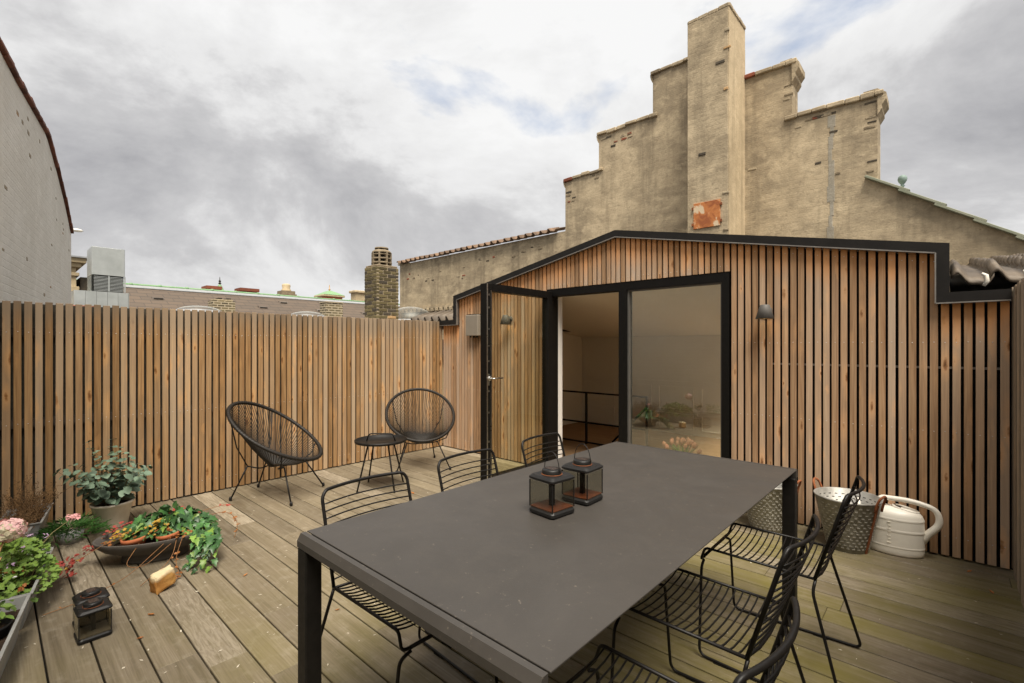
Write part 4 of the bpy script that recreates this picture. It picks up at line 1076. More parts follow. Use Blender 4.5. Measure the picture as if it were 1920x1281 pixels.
# wire dining chair, faces +x
def make_chair():
    t = empty('wire_chair', (0, 0, 0))
    hw = .195; SR, SF, SZ = -.21, .205, .452
    sf = MB()
    for s_ in (-1, 1):
        sf.tube(rounded([(SR, s_ * hw, SZ), (SF, s_ * hw, SZ + .006), (SF + .018, s_ * hw, SZ - .05), (SF + .02, s_ * (hw - .03), SZ - .052)], .018), .0056, 8)
    sf.tube([(SF + .02, -hw + .03, SZ - .052), (SF + .02, hw - .03, SZ - .052)], .0065, 8)
    sf.tube([(SR + .004, -hw, SZ), (SR - .006, -hw * .5, SZ - .012), (SR - .008, 0, SZ - .016), (SR - .006, hw * .5, SZ - .012), (SR + .004, hw, SZ)], .0055, 7)
    sf.build('seat_frame', 'chair_wire', t)
    sr_ = MB(); N = 16
    for k in range(N):
        x = SR + .025 + (SF - SR - .04) * k / (N - 1); dip = .016 + .012 * math.sin(math.pi * k / (N - 1))
        sr_.tube([(x, -hw + .001, SZ + .002), (x, -hw * .8, SZ - dip * .45), (x, -hw * .4, SZ - dip * .9), (x, 0, SZ - dip), (x, hw * .4, SZ - dip * .9), (x, hw * .8, SZ - dip * .45), (x, hw - .001, SZ + .002)], .0030, 6)
    tag(sr_.build('seat_rods', 'chair_wire', t), kind='stuff')
    # back: upright sides leaning back, top bar bowed
    BT_ = .79; bx_ = lambda z: SR - .10 * (z - SZ) / (BT_ - SZ)
    bow = lambda u, b: b * (1 - u * u)
    bf = MB()
    n = 12; hp_ = .195
    pts = [(bx_(SZ), -hw, SZ), (bx_(.70), -hp_, .70), (bx_(.765), -hp_, .765)]
    arc = []
    for k in range(n + 1):
        u = -1 + 2 * k / n; arc.append((bx_(BT_) - bow(u, .034), u * (hp_ - .018), BT_))
    pts += arc + [(bx_(.765), hp_, .765), (bx_(.70), hp_, .70), (bx_(SZ), hw, SZ)]
    bf.tube(rounded(pts, .014, 3), .0068, 8); bf.build('back_frame', 'chair_wire', t)
    br_ = MB()
    for k in range(11):
        z = .478 + k * .0262; b = .016 + .020 * k / 10
        br_.tube([(bx_(z) - bow(u, b), u * hp_, z) for u in [-1 + 2 * i / 8 for i in range(9)]], .0030, 6)
    tag(br_.build('back_rods', 'chair_wire', t), kind='stuff')
    for s_ in (-1, 1):
        lg_ = MB()
        lg_.tube(rounded([(SF + .018, s_ * (hw - .035), SZ - .064), (SF + .014, s_ * (hw + .005), SZ - .080), (SF + .008, s_ * .245, .008), (-.315, s_ * .270, .008), (SR + .005, s_ * (hw + .018), SZ - .045), (SR - .002, s_ * (hw - .002), SZ - .003)], [.02, .03, .035, .03, .03, .02], 5), .0060, 8)
        lg_.build('leg_loop', 'chair_wire', t)
        MB().box(-.19, -.13, s_ * .262 - .006, s_ * .262 + .006, .0, .0035).build('glide', 'black_plastic', t)
        MB().box(.09, .15, s_ * .250 - .006, s_ * .250 + .006, .0, .0035).build('glide', 'black_plastic', t)
    return t
ch0 = make_chair()
spots = [(-1.475, 1.06, 0, 'black wire dining chair nearest the planters, left of the table'),
         (-1.515, 1.662, 1.5, 'black wire dining chair at the middle of the table, left side'),
         (-1.53, 2.295, 2.5, 'black wire dining chair nearest the open door, left of the table'),
         (-.59, 2.335, 181, 'black wire dining chair in front of the metal buckets, right of the table'),
         (-.635, 1.664, 180, 'middle black wire dining chair on the right side of the table'),
         (-.565, 1.035, 179, 'black wire dining chair closest to the camera, at bottom right')]
for i, (x, y, a, lab) in enumerate(spots):
    o = ch0 if i == 0 else copy_tree(ch0)
    o.location = (x, y, 0); o.rotation_euler = (0, 0, R(a)); tag(o, lab, 'chair', 'wire chairs round the dining table')

# lounge chair with cord basket, faces +x
def make_lounge():
    t = empty('cord_lounge_chair', (0, 0, 0))
    NR = 72
    def rim(a):                      # a: 0 at front
        u, v = math.cos(a), math.sin(a)
        L, W = .445, .375
        s_ = u * L; y = v * W * (1 - .06 * u)
        ca, sa = math.cos(R(33)), math.sin(R(33))
        return Vector((-.02 + s_ * ca, y, .585 - s_ * sa + .02 * v * v * -1))
    pts = [rim(2 * math.pi * k / NR) for k in range(NR)]
    m_ = MB(); m_.tube(pts, .0155, 10, closed=True)
    # cord lashing round the rim
    m_.build('rim', 'lounge_cord', t)
    hub = Vector((-.045, 0, .268)); hr = .045
    m_ = MB(); m_.tube([hub + Vector((math.cos(a) * hr, math.sin(a) * hr, 0)) for a in [2 * math.pi * k / 20 for k in range(20)]], .006, 7, closed=True); m_.build('hub_ring', 'lounge_cord', t)
    m_ = MB(); NC = 96
    for k in range(NC):
        a = 2 * math.pi * k / NC
        p = rim(a); q = hub + Vector((math.cos(a) * hr, math.sin(a) * hr, .002))
        mid = (p + q) / 2 + Vector((0, 0, -.022)) + (hub - (p + q) / 2).normalized() * -.01
        m_.tube([p, p * .75 + q * .25 + Vector((0, 0, -.014)), mid, p * .25 + q * .75 + Vector((0, 0, -.014)), q], .0031, 5, caps=False)
        # wrap over the rim
    tag(m_.build('cords', 'lounge_cord', t), kind='stuff')
    m_ = MB()
    for k in range(NC):
        a = 2 * math.pi * k / NC; p = rim(a); tn = (rim(a + .01) - rim(a - .01)).normalized(); n_ = tn.orthogonal().normalized(); b_ = tn.cross(n_)
        m_.tube([p + (n_ * math.cos(q) + b_ * math.sin(q)) * .0165 for q in [i * math.pi / 4 for i in range(8)]], .0022, 4, closed=True)
    tag(m_.build('rim_lashing', 'lounge_cord', t), kind='stuff')
    # under-frame and legs
    corners = {}
    for nm, x, y, fx, fy in (('f', .145, .165, .275, .285), ('f', .145, -.165, .275, -.285), ('b', -.205, .145, -.325, .198), ('b', -.205, -.145, -.325, -.198)):
        top = Vector((x, y, .292)); foot = Vector((fx, fy, .012))
        l_ = MB(); l_.tube([top, foot], .0068, 8)
        lo = l_.build('leg', 'chair_wire', t)
        f_ = MB(); f_.lathe([(.0001, -.014), (.010, -.012), (.013, -.002), (.012, .012), (.008, .022), (.0001, .024)], 10); f_.build('rubber_foot', 'black_plastic', lo, foot + Vector((0, 0, .002)))
        corners[x, y] = top
    fm = MB()
    A_, B_, C_, D_ = corners[.145, .165], corners[.145, -.165], corners[-.205, .145], corners[-.205, -.145]
    for p, q in ((A_, B_), (C_, D_)): fm.tube(rounded([p, p + Vector((0, 0, -.03)) * 0 + (hub - p) * .55 + Vector((0, (p.y) * .2, -.02)), q + (hub - q) * .55 + Vector((0, q.y * .2, -.02)), q], .05, 5), .006, 7)
    for p, an in ((A_, .95), (B_, -.95), (C_, 2.25), (D_, -2.25)):
        r_ = rim(an); fm.tube([p, p * .5 + r_ * .5 + Vector((0, .03 * (1 if p.y > 0 else -1), -.03)), r_], .0055, 7)
    fm.build('under_frame', 'chair_wire', t)
    return t
l0 = make_lounge()
l0.location = (-4.475, 1.775, 0); l0.rotation_euler = (0, 0, R(37.7)); tag(l0, 'black cord lounge chair in side view, nearer the potted plants', 'lounge chair', 'cord lounge chairs by the slat fence')
l1 = copy_tree(l0); l1.location = (-4.385, 3.285, 0); l1.rotation_euler = (0, 0, R(-30.5)); tag(l1, 'black cord lounge chair facing the camera in the fence corner', 'lounge chair', 'cord lounge chairs by the slat fence')

# side table
st = empty('side_table', (-3.995, 2.525, 0), 0, 'round black tray side table between the two lounge chairs', 'side table')
m_ = MB(); m_.lathe([(.0001, .437), (.235, .437), (.241, .441), (.2425, .462), (.2385, .462), (.236, .444), (.0001, .444)], 40); m_.build('tray', 'black_metal', st)
ax = R(42.4)
for k, a in enumerate((45 + 42, 135 + 42, 225 + 42, 315 + 42)):
    c0, s0 = math.cos(R(a)), math.sin(R(a))
    m_ = MB(); m_.tube([(c0 * .13, s0 * .13, .4365), (c0 * .245, s0 * .245, 0)], .0078, 8); m_.build('leg', 'chair_wire', st)
m_ = MB(); ca, sa = math.cos(ax), math.sin(ax)
m_.tube(rounded([(-.135 * ca, -.135 * sa, .4445), (-.115 * ca, -.115 * sa, .512), (.115 * ca, .115 * sa, .512), (.135 * ca, .135 * sa, .4445)], .03, 5), .0062, 8); m_.build('tray_handle', 'black_metal', st)

# lanterns
def lantern(loc, rz, label, group, glass_mat, up=True, hand=1):
    t = empty('solar_lantern', loc, rz, label, 'lantern', group)
    S, H_ = .062, .142
    def ring(z0, z1, s0, s1, rad=.014):
        m_ = MB(); n = 5; loops = []
        for z, s_ in ((z0, s0), (z0 + .006, s1), (z1 - .008, s1), (z1, s0)):
            lp = []
            for qx, qy, a0 in ((1, 1, 0), (-1, 1, 90), (-1, -1, 180), (1, -1, 270)):
                for k in range(n):
                    a = R(a0 + 90 * k / (n - 1)); lp.append((qx * (s_ - rad) + rad * math.cos(a), qy * (s_ - rad) + rad * math.sin(a), z))
            loops.append(lp)
        N = 4 * n; vs = sum(loops, []); fs = [(i * N + k, i * N + (k + 1) % N, (i + 1) * N + (k + 1) % N, (i + 1) * N + k) for i in range(3) for k in range(N)]
        fs += [tuple(reversed(range(N))), tuple(3 * N + k for k in range(N))]
        m_.add(vs, fs, False); return m_
    ring(0, .024, S - .006, S).build('base', 'black_plastic', t)
    ring(H_ - .020, H_, S - .008, S + .001).build('top_plate', 'black_plastic', t)
    m_ = MB(); m_.box(-S + .006, S - .006, -S + .006, S - .006, .0245, .027); m_.build('lantern_floor', 'amber_floor' if up else 'lamp_grey', t)  # floor plate in plain amber brown, grey on the deck pair
    MB().box(-.008, .008, -.008, .008, .0275, H_ - .0205).build('centre_post', 'black_plastic', t)
    for a in range(4):
        M_ = Matrix.Rotation(a * math.pi / 2, 4, 'Z')
        g_ = MB(); g_.box(-S + .008, S - .008, S - .0045, S - .003, .0245, H_ - .0205, M=M_); g_.build('glass_pane', glass_mat, t)
        MB().box(S - .007, S - .0035, S - .007, S - .0035, .0245, H_ - .0205, M=M_).build('corner_post', 'black_plastic', t)
    pk = MB(); pk.lathe([(.036, H_ + .0005), (.036, H_ + .014), (.032, H_ + .019), (.0001, H_ + .019)], 24); pko = pk.build('solar_puck', 'black_plastic', t)
    rg_ = MB(); rg_.lathe([(.0365, H_ + .0004), (.0385, H_ + .0004), (.0385, H_ + .0012), (.0365, H_ + .0018)], 24); rg_.build('rust_ring', 'rust_iron', t)
    MB().box(-.022, .022, -.017, .017, H_ + .0195, H_ + .0205).build('solar_cell', 'solar_panel', pko)
    hn = MB(); pts = []
    for k in range(15):
        a = math.pi * k / 14; u, v = math.cos(a) * .037, math.sin(a) * .068
        if up: pts.append((u, 0.0, H_ + .012 + v))
        else: pts.append((u, -hand * v * .98, H_ + .012 - .004 * math.sin(a)))
    hn.tube(pts, .0016, 6); hn.build('handle', 'black_plastic', t)
    return t
lantern((-1.070, 1.390, .7402), R(-6), 'black glass solar lantern nearer the camera on the table', 'lanterns on the dining table', 'lantern_glass')
lantern((-1.068, 1.585, .7402), R(2), 'black glass solar lantern farther along the table, towards the door', 'lanterns on the dining table', 'lantern_glass')
lantern((-2.945, .329, .0), R(2), 'front smoky black solar lantern of the pair on the deck', 'lanterns standing on the deck', 'lantern_smoke', False, 1)
lantern((-3.078, .336, .0), R(2), 'rear smoky black solar lantern of the pair on the deck', 'lanterns standing on the deck', 'lantern_smoke', False, 1)

# perforated zinc buckets
def bucket(loc, rz, label):
    t = empty('olive_bucket', loc, rz, label, 'bucket', 'perforated zinc buckets by the cabin wall')
    H_, r0, r1 = .345, .115, .188
    m_ = MB(); m_.lathe([(.0001, .012), (r0 - .006, .012), (r1 - .006, H_), (r1, H_ + .004), (r1 + .006, H_ + .001), (r1 + .004, H_ - .008), (r1, H_ - .01), (r0, 0), (.0001, 0)], 40); m_.build('body', 'zinc_bucket', t)
    sl_ = MB(); dk = MB()
    for row in range(14):
        z = .03 + row * .0215; rr = r0 + (r1 - r0) * z / H_
        n = 26; sl0 = math.atan2(r1 - r0, H_)
        for k in range(n):
            a = 2 * math.pi * (k + .5 * (row % 2)) / n
            if abs(((a + math.pi) % (2 * math.pi)) - math.pi) < .12 or abs(a - math.pi) < .12: continue
            M_ = Matrix.Rotation(a, 4, 'Z') @ Matrix.Translation((rr, 0, z)) @ Matrix.Rotation(sl0, 4, 'Y')
            sl_.box(.0002, .003, -.0085, .0085, -.0022, .0022, M=M_)
            M_ = Matrix.Rotation(a, 4, 'Z') @ Matrix.Translation((rr - .0062, 0, z)) @ Matrix.Rotation(sl0, 4, 'Y')
            dk.box(-.001, -.0002, -.0085, .0085, -.0026, .0026, M=M_)
    tag(sl_.build('pressed_slots', 'bucket_slot', t), kind='stuff'); tag(dk.build('slot_backs', 'slot_dark', t), kind='stuff')
    for s_ in (0, math.pi):
        M_ = Matrix.Rotation(s_, 4, 'Z'); h_ = MB()
        pts = [(r1 + .004, -.032, H_ - .05), (r1 + .012, -.034, H_ - .005), (r1 + .032, -.028, H_ + .045), (r1 + .042, 0, H_ + .062), (r1 + .032, .028, H_ + .045), (r1 + .012, .034, H_ - .005), (r1 + .004, .032, H_ - .05)]
        h_.tube(rounded(pts, .02, 3), .0075, 8, M=M_); h_.build('handle', 'rust_iron', t)
        b_ = MB(); b_.prism([(r0 + .0015, .002), (r0 + .006, .002), (r1 + .004, H_ - .012), (r1 - .0005, H_ - .012)], -.010, .010, 'Y', M=M_ )
        b_.build('seam_strap', 'rust_iron', t)
    return t
bucket((-.495, 3.885, 0), R(-26), 'perforated galvanised bucket with rusty handles beside the watering can')
bucket((-.985, 3.895, 0), R(-14), 'perforated galvanised bucket half hidden behind the table leg')

# watering can
wc = empty('watering_can', (-.258, 4.01, 0), R(2), 'off-white plastic watering can against the right end of the cabin', 'watering can')
m_ = MB(); prof = [(.0001, .001), (.138, .001), (.147, .005), (.151, .012), (.153, .03), (.1535, .048), (.1535, .050), (.1555, .053), (.1555, .060), (.1540, .063), (.1540, .066), (.1545, .10), (.1545, .147), (.1545, .150), (.1565, .153), (.1565, .166), (.1545, .169), (.1545, .172), (.153, .20), (.152, .220), (.152, .223), (.1535, .226), (.1535, .236), (.151, .239), (.149, .246), (.143, .262), (.130, .276), (.110, .286), (.075, .295), (.0001, .299)]
m_.lathe(prof, 40, sx=1.0, sy=.60); m_.build('body', 'white_plastic', wc)
m_ = MB(); m_.lathe([(.060, -.004), (.064, .004), (.060, .010), (.052, .008), (.048, -.006)], 28, sx=1.15, sy=.72, M=Matrix.Translation((.058, 0, .289)) @ Matrix.Rotation(R(11), 4, 'Y')); m_.build('filler_rim', 'white_plastic', wc)
m_ = MB(); m_.lathe([(.0001, 0), (.053, 0)], 28, sx=1.15, sy=.72, M=Matrix.Translation((.058, 0, .2925)) @ Matrix.Rotation(R(11), 4, 'Y')); m_.build('filler_mouth', 'soil', wc)
m_ = MB(); hp_ = rounded([(-.085, 0, .285), (-.075, 0, .345), (.09, 0, .350), (.212, 0, .318), (.228, 0, .225), (.165, 0, .150), (.140, 0, .100)], [0, .05, .07, .07, .07, .06, 0], 7)
m_.tube(hp_, [.016 + .006 * min(1, max(0, (k / len(hp_) - .45) * 3)) for k in range(len(hp_))], 12); m_.build('handle', 'white_plastic', wc)
m_ = MB(); m_.tube([(-.11, .03, .09), (-.165, .045, .19), (-.20, .055, .30)], [.024, .019, .015], 12); m_.build('spout', 'white_plastic', wc)
m_ = MB()
for k in range(7): m_.box(-.006 if k % 2 else -.012, .006, -.0965, -.0925, .082 + k * .022, .0835 + k * .022)
m_.build('level_marks', 'white_plastic', wc, (-.02, 0.002, 0))

# ================================================================== PLANTERS AND PLANTS
def leaf_mesh(name, mat, outline, fold=.25, curl=.1):
    """flat outline (half, from base to tip) mirrored about the midrib, slightly folded"""
    m_ = MB(); n = len(outline); vs = []
    tip = outline[-1][0]
    for x, y in outline:
        z = -curl * (x / tip) ** 2 * tip
        vs += [(x, 0, z), (x, y, z + fold * y), (x, -y, z + fold * y)]
    fs = []
    for i in range(n - 1):
        a, b = 3 * i, 3 * (i + 1)
        fs += [(a, b, b + 1, a + 1), (a, a + 2, b + 2, b)]
    m_.add(vs, fs, True)
    o = m_.build(name, mat, None, fix=False); COL.objects.unlink(o); return o.data
def orient(direction, up):
    x = direction.normalized(); z = (up - x * up.dot(x)).normalized(); y = z.cross(x)
    return Matrix((x, y, z)).transposed().to_quaternion()
EUCA = leaf_mesh('leaf', 'euca_leaf', [(0, .0008), (.004, .006), (.014, .017), (.028, .0225), (.042, .020), (.054, .011), (.060, .0015)], .18, .25)
IVY = leaf_mesh('leaf', 'ivy_leaf', [(-.006, .006), (-.010, .016), (.002, .027), (.010, .020), (.022, .019), (.030, .028), (.034, .014), (.046, .010), (.064, .0008)], .22, .35)

# eucalyptus in cream pot
pe = empty('potted_eucalyptus', (-4.63, .625, 0), 0, 'grey-green round-leaved shrub in a cream pot by the fence', 'potted plant')
m_ = MB(); m_.lathe([(.0001, .0), (.088, .0), (.094, .01), (.120, .165), (.130, .170), (.131, .182), (.124, .186), (.114, .17), (.108, .150), (.0001, .150)], 36); m_.build('pot', 'cream_glaze', pe)
m_ = MB(); m_.lathe([(.0001, .168), (.07, .166), (.114, .156)], 24); m_.build('soil', 'soil', pe)
m_ = MB(); lv = []
for k in range(21):
    a = k * 2.4 + rnd(-.3, .3); lean = rnd(.10, 1.0) if k > 2 else .15
    Lg = rnd(.30, .44) if k > 2 else rnd(.44, .50)
    p = Vector((math.cos(a) * .035, math.sin(a) * .035, .16)); d = Vector((math.cos(a) * lean, math.sin(a) * lean, 1)).normalized()
    pts = [p.copy()]; n = 9
    for i in range(n):
        d = (d + Vector((rnd(-.08, .08), rnd(-.08, .08), rnd(-.08, .03) - .03 * lean))).normalized(); p = p + d * Lg / n; pts.append(p.copy())
        if i >= 1:
            tw = rnd(0, 3.14)
            for s_ in (0, math.pi):
                o_ = d.orthogonal().normalized(); o_.rotate(Quaternion(d, tw + s_ + i * 1.57))
                if p.x - 4.63 < WX + .03: continue
                lv.append((p, (o_ + d * .35 + Vector((0, 0, -.12))), .62 + .5 * (1 - i / n) * rnd(.8, 1.15) + (.12 if i < n - 2 else -.12)))
    m_.tube(pts, [.0032 - .002 * i / n for i in range(n + 1)], 5)
m_.build('stems', 'euca_stem', pe)
random.shuffle(lv)
for p, d, s_ in lv[:300]:
    inst(EUCA, 'leaf', p, orient(d, Vector((rnd(-.5, .9), rnd(-.6, .4), 1))), s_ * rnd(1.0, 1.3), pe)

# oval bowl with ivy
BE = R(67.6); bo = empty('oval_bowl', (-3.76, .725, 0), BE, 'dark grey oval footed bowl planter on the deck', 'planter')
m_ = MB(); m_.lathe([(.0001, .001), (.175, .001), (.178, .010), (.170, .048), (.20, .058), (.265, .085), (.305, .120), (.318, .146), (.314, .152), (.303, .146), (.285, .118), (.25, .095), (.0001, .085)], 56, sx=1.0, sy=.60); m_.build('bowl', 'bowl_grey', bo)
m_ = MB(); m_.lathe([(.0001, .118), (.15, .116), (.275, .108)], 40, sy=.58); m_.build('soil', 'soil', bo)
e1 = Vector((math.cos(BE), math.sin(BE), 0)); e2 = Vector((-math.sin(BE), math.cos(BE), 0)); BC = Vector((-3.76, .725, 0))
def terracotta(u, v, label, sc_=1.0):
    p = BC + e1 * u + e2 * v + Vector((0, 0, .119))
    t = empty('terracotta_pot', p, 0, label, 'pot', 'terracotta pots inside the oval bowl')
    m_ = MB(); m_.lathe([(.0001, .0), (.045, .0), (.058, .038), (.066, .039), (.069, .064), (.064, .066), (.060, .045), (.0001, .042)], 28); o = m_.build('pot', 'terracotta', t); t.scale = (sc_,) * 3
    t.rotation_euler = (R(5), R(-4), 0); t.location.z = .104
terracotta(-.085, -.088, 'terracotta pot at the near side of the oval bowl', 1.0)
terracotta(.085, -.085, 'terracotta pot half hidden by ivy in the oval bowl', .95)
iv = empty('ivy_plant', tuple(BC + e1 * .10 + Vector((0, 0, .12))), 0, 'lush green ivy mounding over and trailing from the oval bowl', 'ivy')
IO = BC + e1 * .10 + Vector((0, 0, .12))
cnt = 0; vst = MB()
def ivy(p, d, up, s_, mat):
    inst(IVY, 'leaf', p - IO, orient(d, up), s_, iv, mat)
for k in range(190):
    a = rnd(0, 6.283); q = math.sqrt(rnd(0, 1)); u, v = .07 + q * math.cos(a) * .235, .035 + q * math.sin(a) * .135
    z = .165 + .115 * (1 - q * q) * rnd(.55, 1.1) + rnd(-.02, .02)
    p = BC + e1 * u + e2 * v + Vector((0, 0, z)); out = (e1 * math.cos(a) + e2 * math.sin(a)) * q + Vector((rnd(-.5, .5), rnd(-.5, .5), -.25))
    ivy(p, out, Vector((.35, -.25, 1)) + Vector((rnd(-.5, .5), rnd(-.5, .5), 0)), rnd(.75, 1.15), random.choice(['ivy_leaf'] * 5 + ['ivy_leaf_dark'] * 4 + ['ivy_leaf_lime'] * 2))
for k in range(9):                     # trailing strands over the right end
    st_ = BC + e1 * rnd(.20, .31) + e2 * rnd(-.17, .05) + Vector((0, 0, .17))
    en = BC + e1 * rnd(.20, .36) + e2 * rnd(-.40, -.20) + Vector((0, 0, .012))
    ov = (st_ + en) / 2 + e1 * rnd(.05, .14) + e2 * -.06 + Vector((0, 0, rnd(.05, .10)))
    pts = [st_ * (1 - t) ** 2 + ov * 2 * t * (1 - t) + en * t * t for t in [i / 8 for i in range(9)]]
    vst.tube([p - IO for p in pts], .0018, 5)
    for i, p in enumerate(pts):
        if i == 0: continue
        d = (pts[i] - pts[i - 1]).normalized(); sd_ = e2 * -1 * rnd(.2, .8) + e1 * rnd(-.7, .7)
        ivy(p + Vector((rnd(-.015, .015), rnd(-.015, .015), .012)), d * .6 + sd_, Vector((.6, -.3, .9)) + Vector((rnd(-.4, .4), rnd(-.4, .4), 0)), rnd(.55, .95) * (1.1 if i < 6 else .8), random.choice(['ivy_leaf'] * 3 + ['ivy_leaf_dark'] * 3 + ['ivy_leaf_lime'] * (3 if i > 5 else 1)))
vst.build('vines', 'ivy_leaf_lime', iv)

def small_leaves(mb_, pts, size, flat=.5, lob=True):
    for p in pts:
        a = rnd(0, 6.283); up = Vector((rnd(-flat, flat) + .15, rnd(-flat, flat) - .15, 1)).normalized(); x = Vector((math.cos(a), math.sin(a), rnd(-.3, .3))); x = (x - up * x.dot(up)).normalized(); y = up.cross(x)
        s_ = size * rnd(.7, 1.25)
        if lob: shape = [(-.5, 0), (-.35, .45), (-.1, .35), (.12, .62), (.3, .32), (.7, .22), (.62, 0), (.7, -.22), (.3, -.32), (.12, -.62), (-.1, -.35), (-.35, -.45)]
        else: shape = [(-.6, 0), (-.2, .3), (.3, .28), (.75, 0), (.3, -.28), (-.2, -.3)]
        c0 = len(mb_.v)
        mb_.v.append(tuple(p + up * s_ * .06 * -1))
        for u, v in shape: mb_.v.append(tuple(p + x * u * s_ + y * v * s_ + up * s_ * (.22 * abs(v) - .18 * u * u)))
        n = len(shape)
        for i in range(n): mb_.f.append((c0, c0 + 1 + i, c0 + 1 + (i + 1) % n)); mb_.sm.append(True)

# virginia creeper threads through the bowl, red and yellow
vc = empty('creeper_vine', tuple(BC), 0, 'autumn creeper with red and yellow leaves straggling round the bowl', 'vine')
yl, rl2, rs, sv = MB(), MB(), MB(), MB()
def cluster(mb_, c, r_, n, s_): small_leaves(mb_, [Vector((c[0] + rnd(-r_, r_), c[1] + rnd(-r_, r_), c[2] + rnd(-r_ * .6, r_ * .6))) for _ in range(n)], s_)
loc = lambda u, v, z: e1 * u + e2 * v + Vector((0, 0, z))
cluster(yl, loc(.02, -.06, .185), .055, 34, .021); cluster(yl, loc(.035, -.075, .24), .03, 16, .019); cluster(yl, loc(-.16, -.06, .165), .06, 26, .019); cluster(yl, loc(-.05, -.03, .18), .05, 14, .018)
cluster(rs, loc(.05, -.08, .17), .06, 30, .018); cluster(rs, loc(-.20, -.03, .15), .07, 26, .018); cluster(rs, loc(.16, -.12, .16), .06, 26, .018); cluster(rs, loc(-.1, .0, .16), .08, 26, .018)
for q in range(16):
    t = q / 15; cluster(rl2, loc(-.27 + .30 * t, .05 + .10 * math.sin(t * 3), .165 + .03 * math.sin(t * 5)), .018, 4, .017)
cluster(rl2, loc(.06, .16, .22), .05, 24, .018); cluster(rl2, loc(.12, .19, .20), .05, 20, .018); cluster(rl2, loc(-.33, .02, .10), .04, 18, .018); cluster(rl2, loc(-.39, .0, .06), .04, 14, .018)
def strand(pts, mb_, ls, every=1, sz=.016):
    pp = rounded([Vector(p) for p in pts], .08, 5); sv.tube(pp, .0018, 5)
    for p in pp[::every]: cluster(mb_, p, .010, ls, sz)
strand([loc(-.22, -.10, .16), loc(-.36, -.22, .10), loc(-.44, -.38, .03), loc(-.50, -.52, .012), loc(-.52, -.58, .008)], yl, 1, 2, .018)
strand([loc(-.05, -.16, .15), loc(-.10, -.27, .06), loc(0, -.30, .05), loc(.12, -.22, .14)], rs, 0)
strand([loc(.10, -.15, .15), loc(-.06, -.35, .03), loc(-.22, -.52, .006), loc(-.34, -.60, .006)], rs, 1, 6, .010)
strand([loc(.17, -.16, .15), loc(.15, -.28, .06), loc(.20, -.42, .015), loc(.16, -.50, .008)], rs, 3, 2, .014)
strand([loc(.14, -.16, .15), loc(.14, -.30, .07), loc(.02, -.45, .006)], rs, 1, 3, .011)
strand([loc(.25, .06, .20), loc(.40, .10, .20), loc(.46, .05, .12), loc(.44, -.02, .05)], rs, 3, 2, .015)
strand([loc(.22, .10, .22), loc(.36, .20, .22), loc(.42, .22, .20)], rl2, 3, 2, .014)
tag(yl.build('yellow_leaves', 'yellow_leaf', vc), kind='stuff'); tag(rl2.build('red_leaves', 'red_leaf', vc), kind='stuff'); tag(rs.build('rusty_leaves', 'rusty_leaf', vc), kind='stuff'); sv.build('vine_stems', 'vine_stem', vc)

# block of sandstone
bm = bmesh.new(); bmesh.ops.create_cube(bm, size=1); bmesh.ops.bevel(bm, geom=bm.edges[:], offset=.07, segments=1, affect='EDGES'); bmesh.ops.subdivide_edges(bm, edges=bm.edges[:], cuts=5, use_grid_fill=True)
for v in bm.verts:
    p = v.co.copy(); k = 1 + .22 * mnoise.noise(p * 1.5 + Vector((3, 1, 4))) + .15 * mnoise.noise(p * 4.3) + .08 * mnoise.noise(p * 11)
    v.co = Vector((p.x * .060 * k, p.y * .088 * k * (1 + .12 * p.z), p.z * .085 * k + (p.y * .02)))
me = bpy.data.meshes.new('sandstone_block'); bm.to_mesh(me); bm.free(); me.materials.append(MATS['sandstone'])
for p in me.polygons: p.use_smooth = True
so = bpy.data.objects.new('sandstone_block', me); so.location = (-3.215, .65, .046); so.rotation_euler = (0, 0, R(18)); so.scale = (1.15, 1.15, 1.15); so.location.z = .052; link(so); tag(so, 'rough yellow-orange block of sandstone on the deck boards', 'stone')

# zinc troughs along the white wall
WA = math.atan2(wd.y, wd.x)               # direction of the skew wall
def trough(x, y, L, W, H_, label, rz=None, z=0.0):
    t = empty('zinc_trough', (x, y, z), WA if rz is None else rz, label, 'trough', 'zinc troughs by the white wall')
    f_ = .035
    def loop(z_, g): return [(-L / 2 - g, -W / 2 - g, z_), (L / 2 + g, -W / 2 - g, z_), (L / 2 + g, W / 2 + g, z_), (-L / 2 - g, W / 2 + g, z_)]
    lp = [loop(0, -f_), loop(H_, 0), loop(H_ + .001, .008), loop(H_ + .006, .008), loop(H_ + .006, -.004), loop(.012, -f_ - .004)]
    vs = sum(lp, []); fs = [(i * 4 + k, i * 4 + (k + 1) % 4, (i + 1) * 4 + (k + 1) % 4, (i + 1) * 4 + k) for i in range(5) for k in range(4)] + [(3, 2, 1, 0), (20, 21, 22, 23)]
    m_ = MB(); m_.add(vs, fs); m_.build('trough_body', 'zinc_trough', t)
    m_ = MB(); zs = H_ - .045; g = -f_ * (1 - zs / H_) - .006; m_.add([(-L / 2 - g, -W / 2 - g, zs), (L / 2 + g, -W / 2 - g, zs), (L / 2 + g, W / 2 + g, zs), (-L / 2 - g, W / 2 + g, zs)], [(0, 1, 2, 3)])
    return t, m_, zs
def wallpt(m_, off, z=0.0):
    p = Vector((-5.02, -.05, 0)) + wd * m_ + wnrm * off; return Vector((p.x, p.y, z))
def add_trough(m0, m1, off, W, H_, label, soil=True):
    c0 = wallpt((m0 + m1) / 2, off); t, m_, zs = trough(c0.x, c0.y, abs(m1 - m0), W, H_, label)
    if soil: m_.build('soil', 'soil', t)
    return c0
c1 = add_trough(-1.80, -2.52, .40, .20, .185, 'nearest zinc trough, at the bottom left corner of the picture')
c2 = add_trough(-1.10, -1.74, .40, .20, .170, 'zinc trough full of geranium behind the nearest trough')
c3 = add_trough(-.03, -.52, .27, .22, .175, 'zinc trough of dried stems against the slat fence')
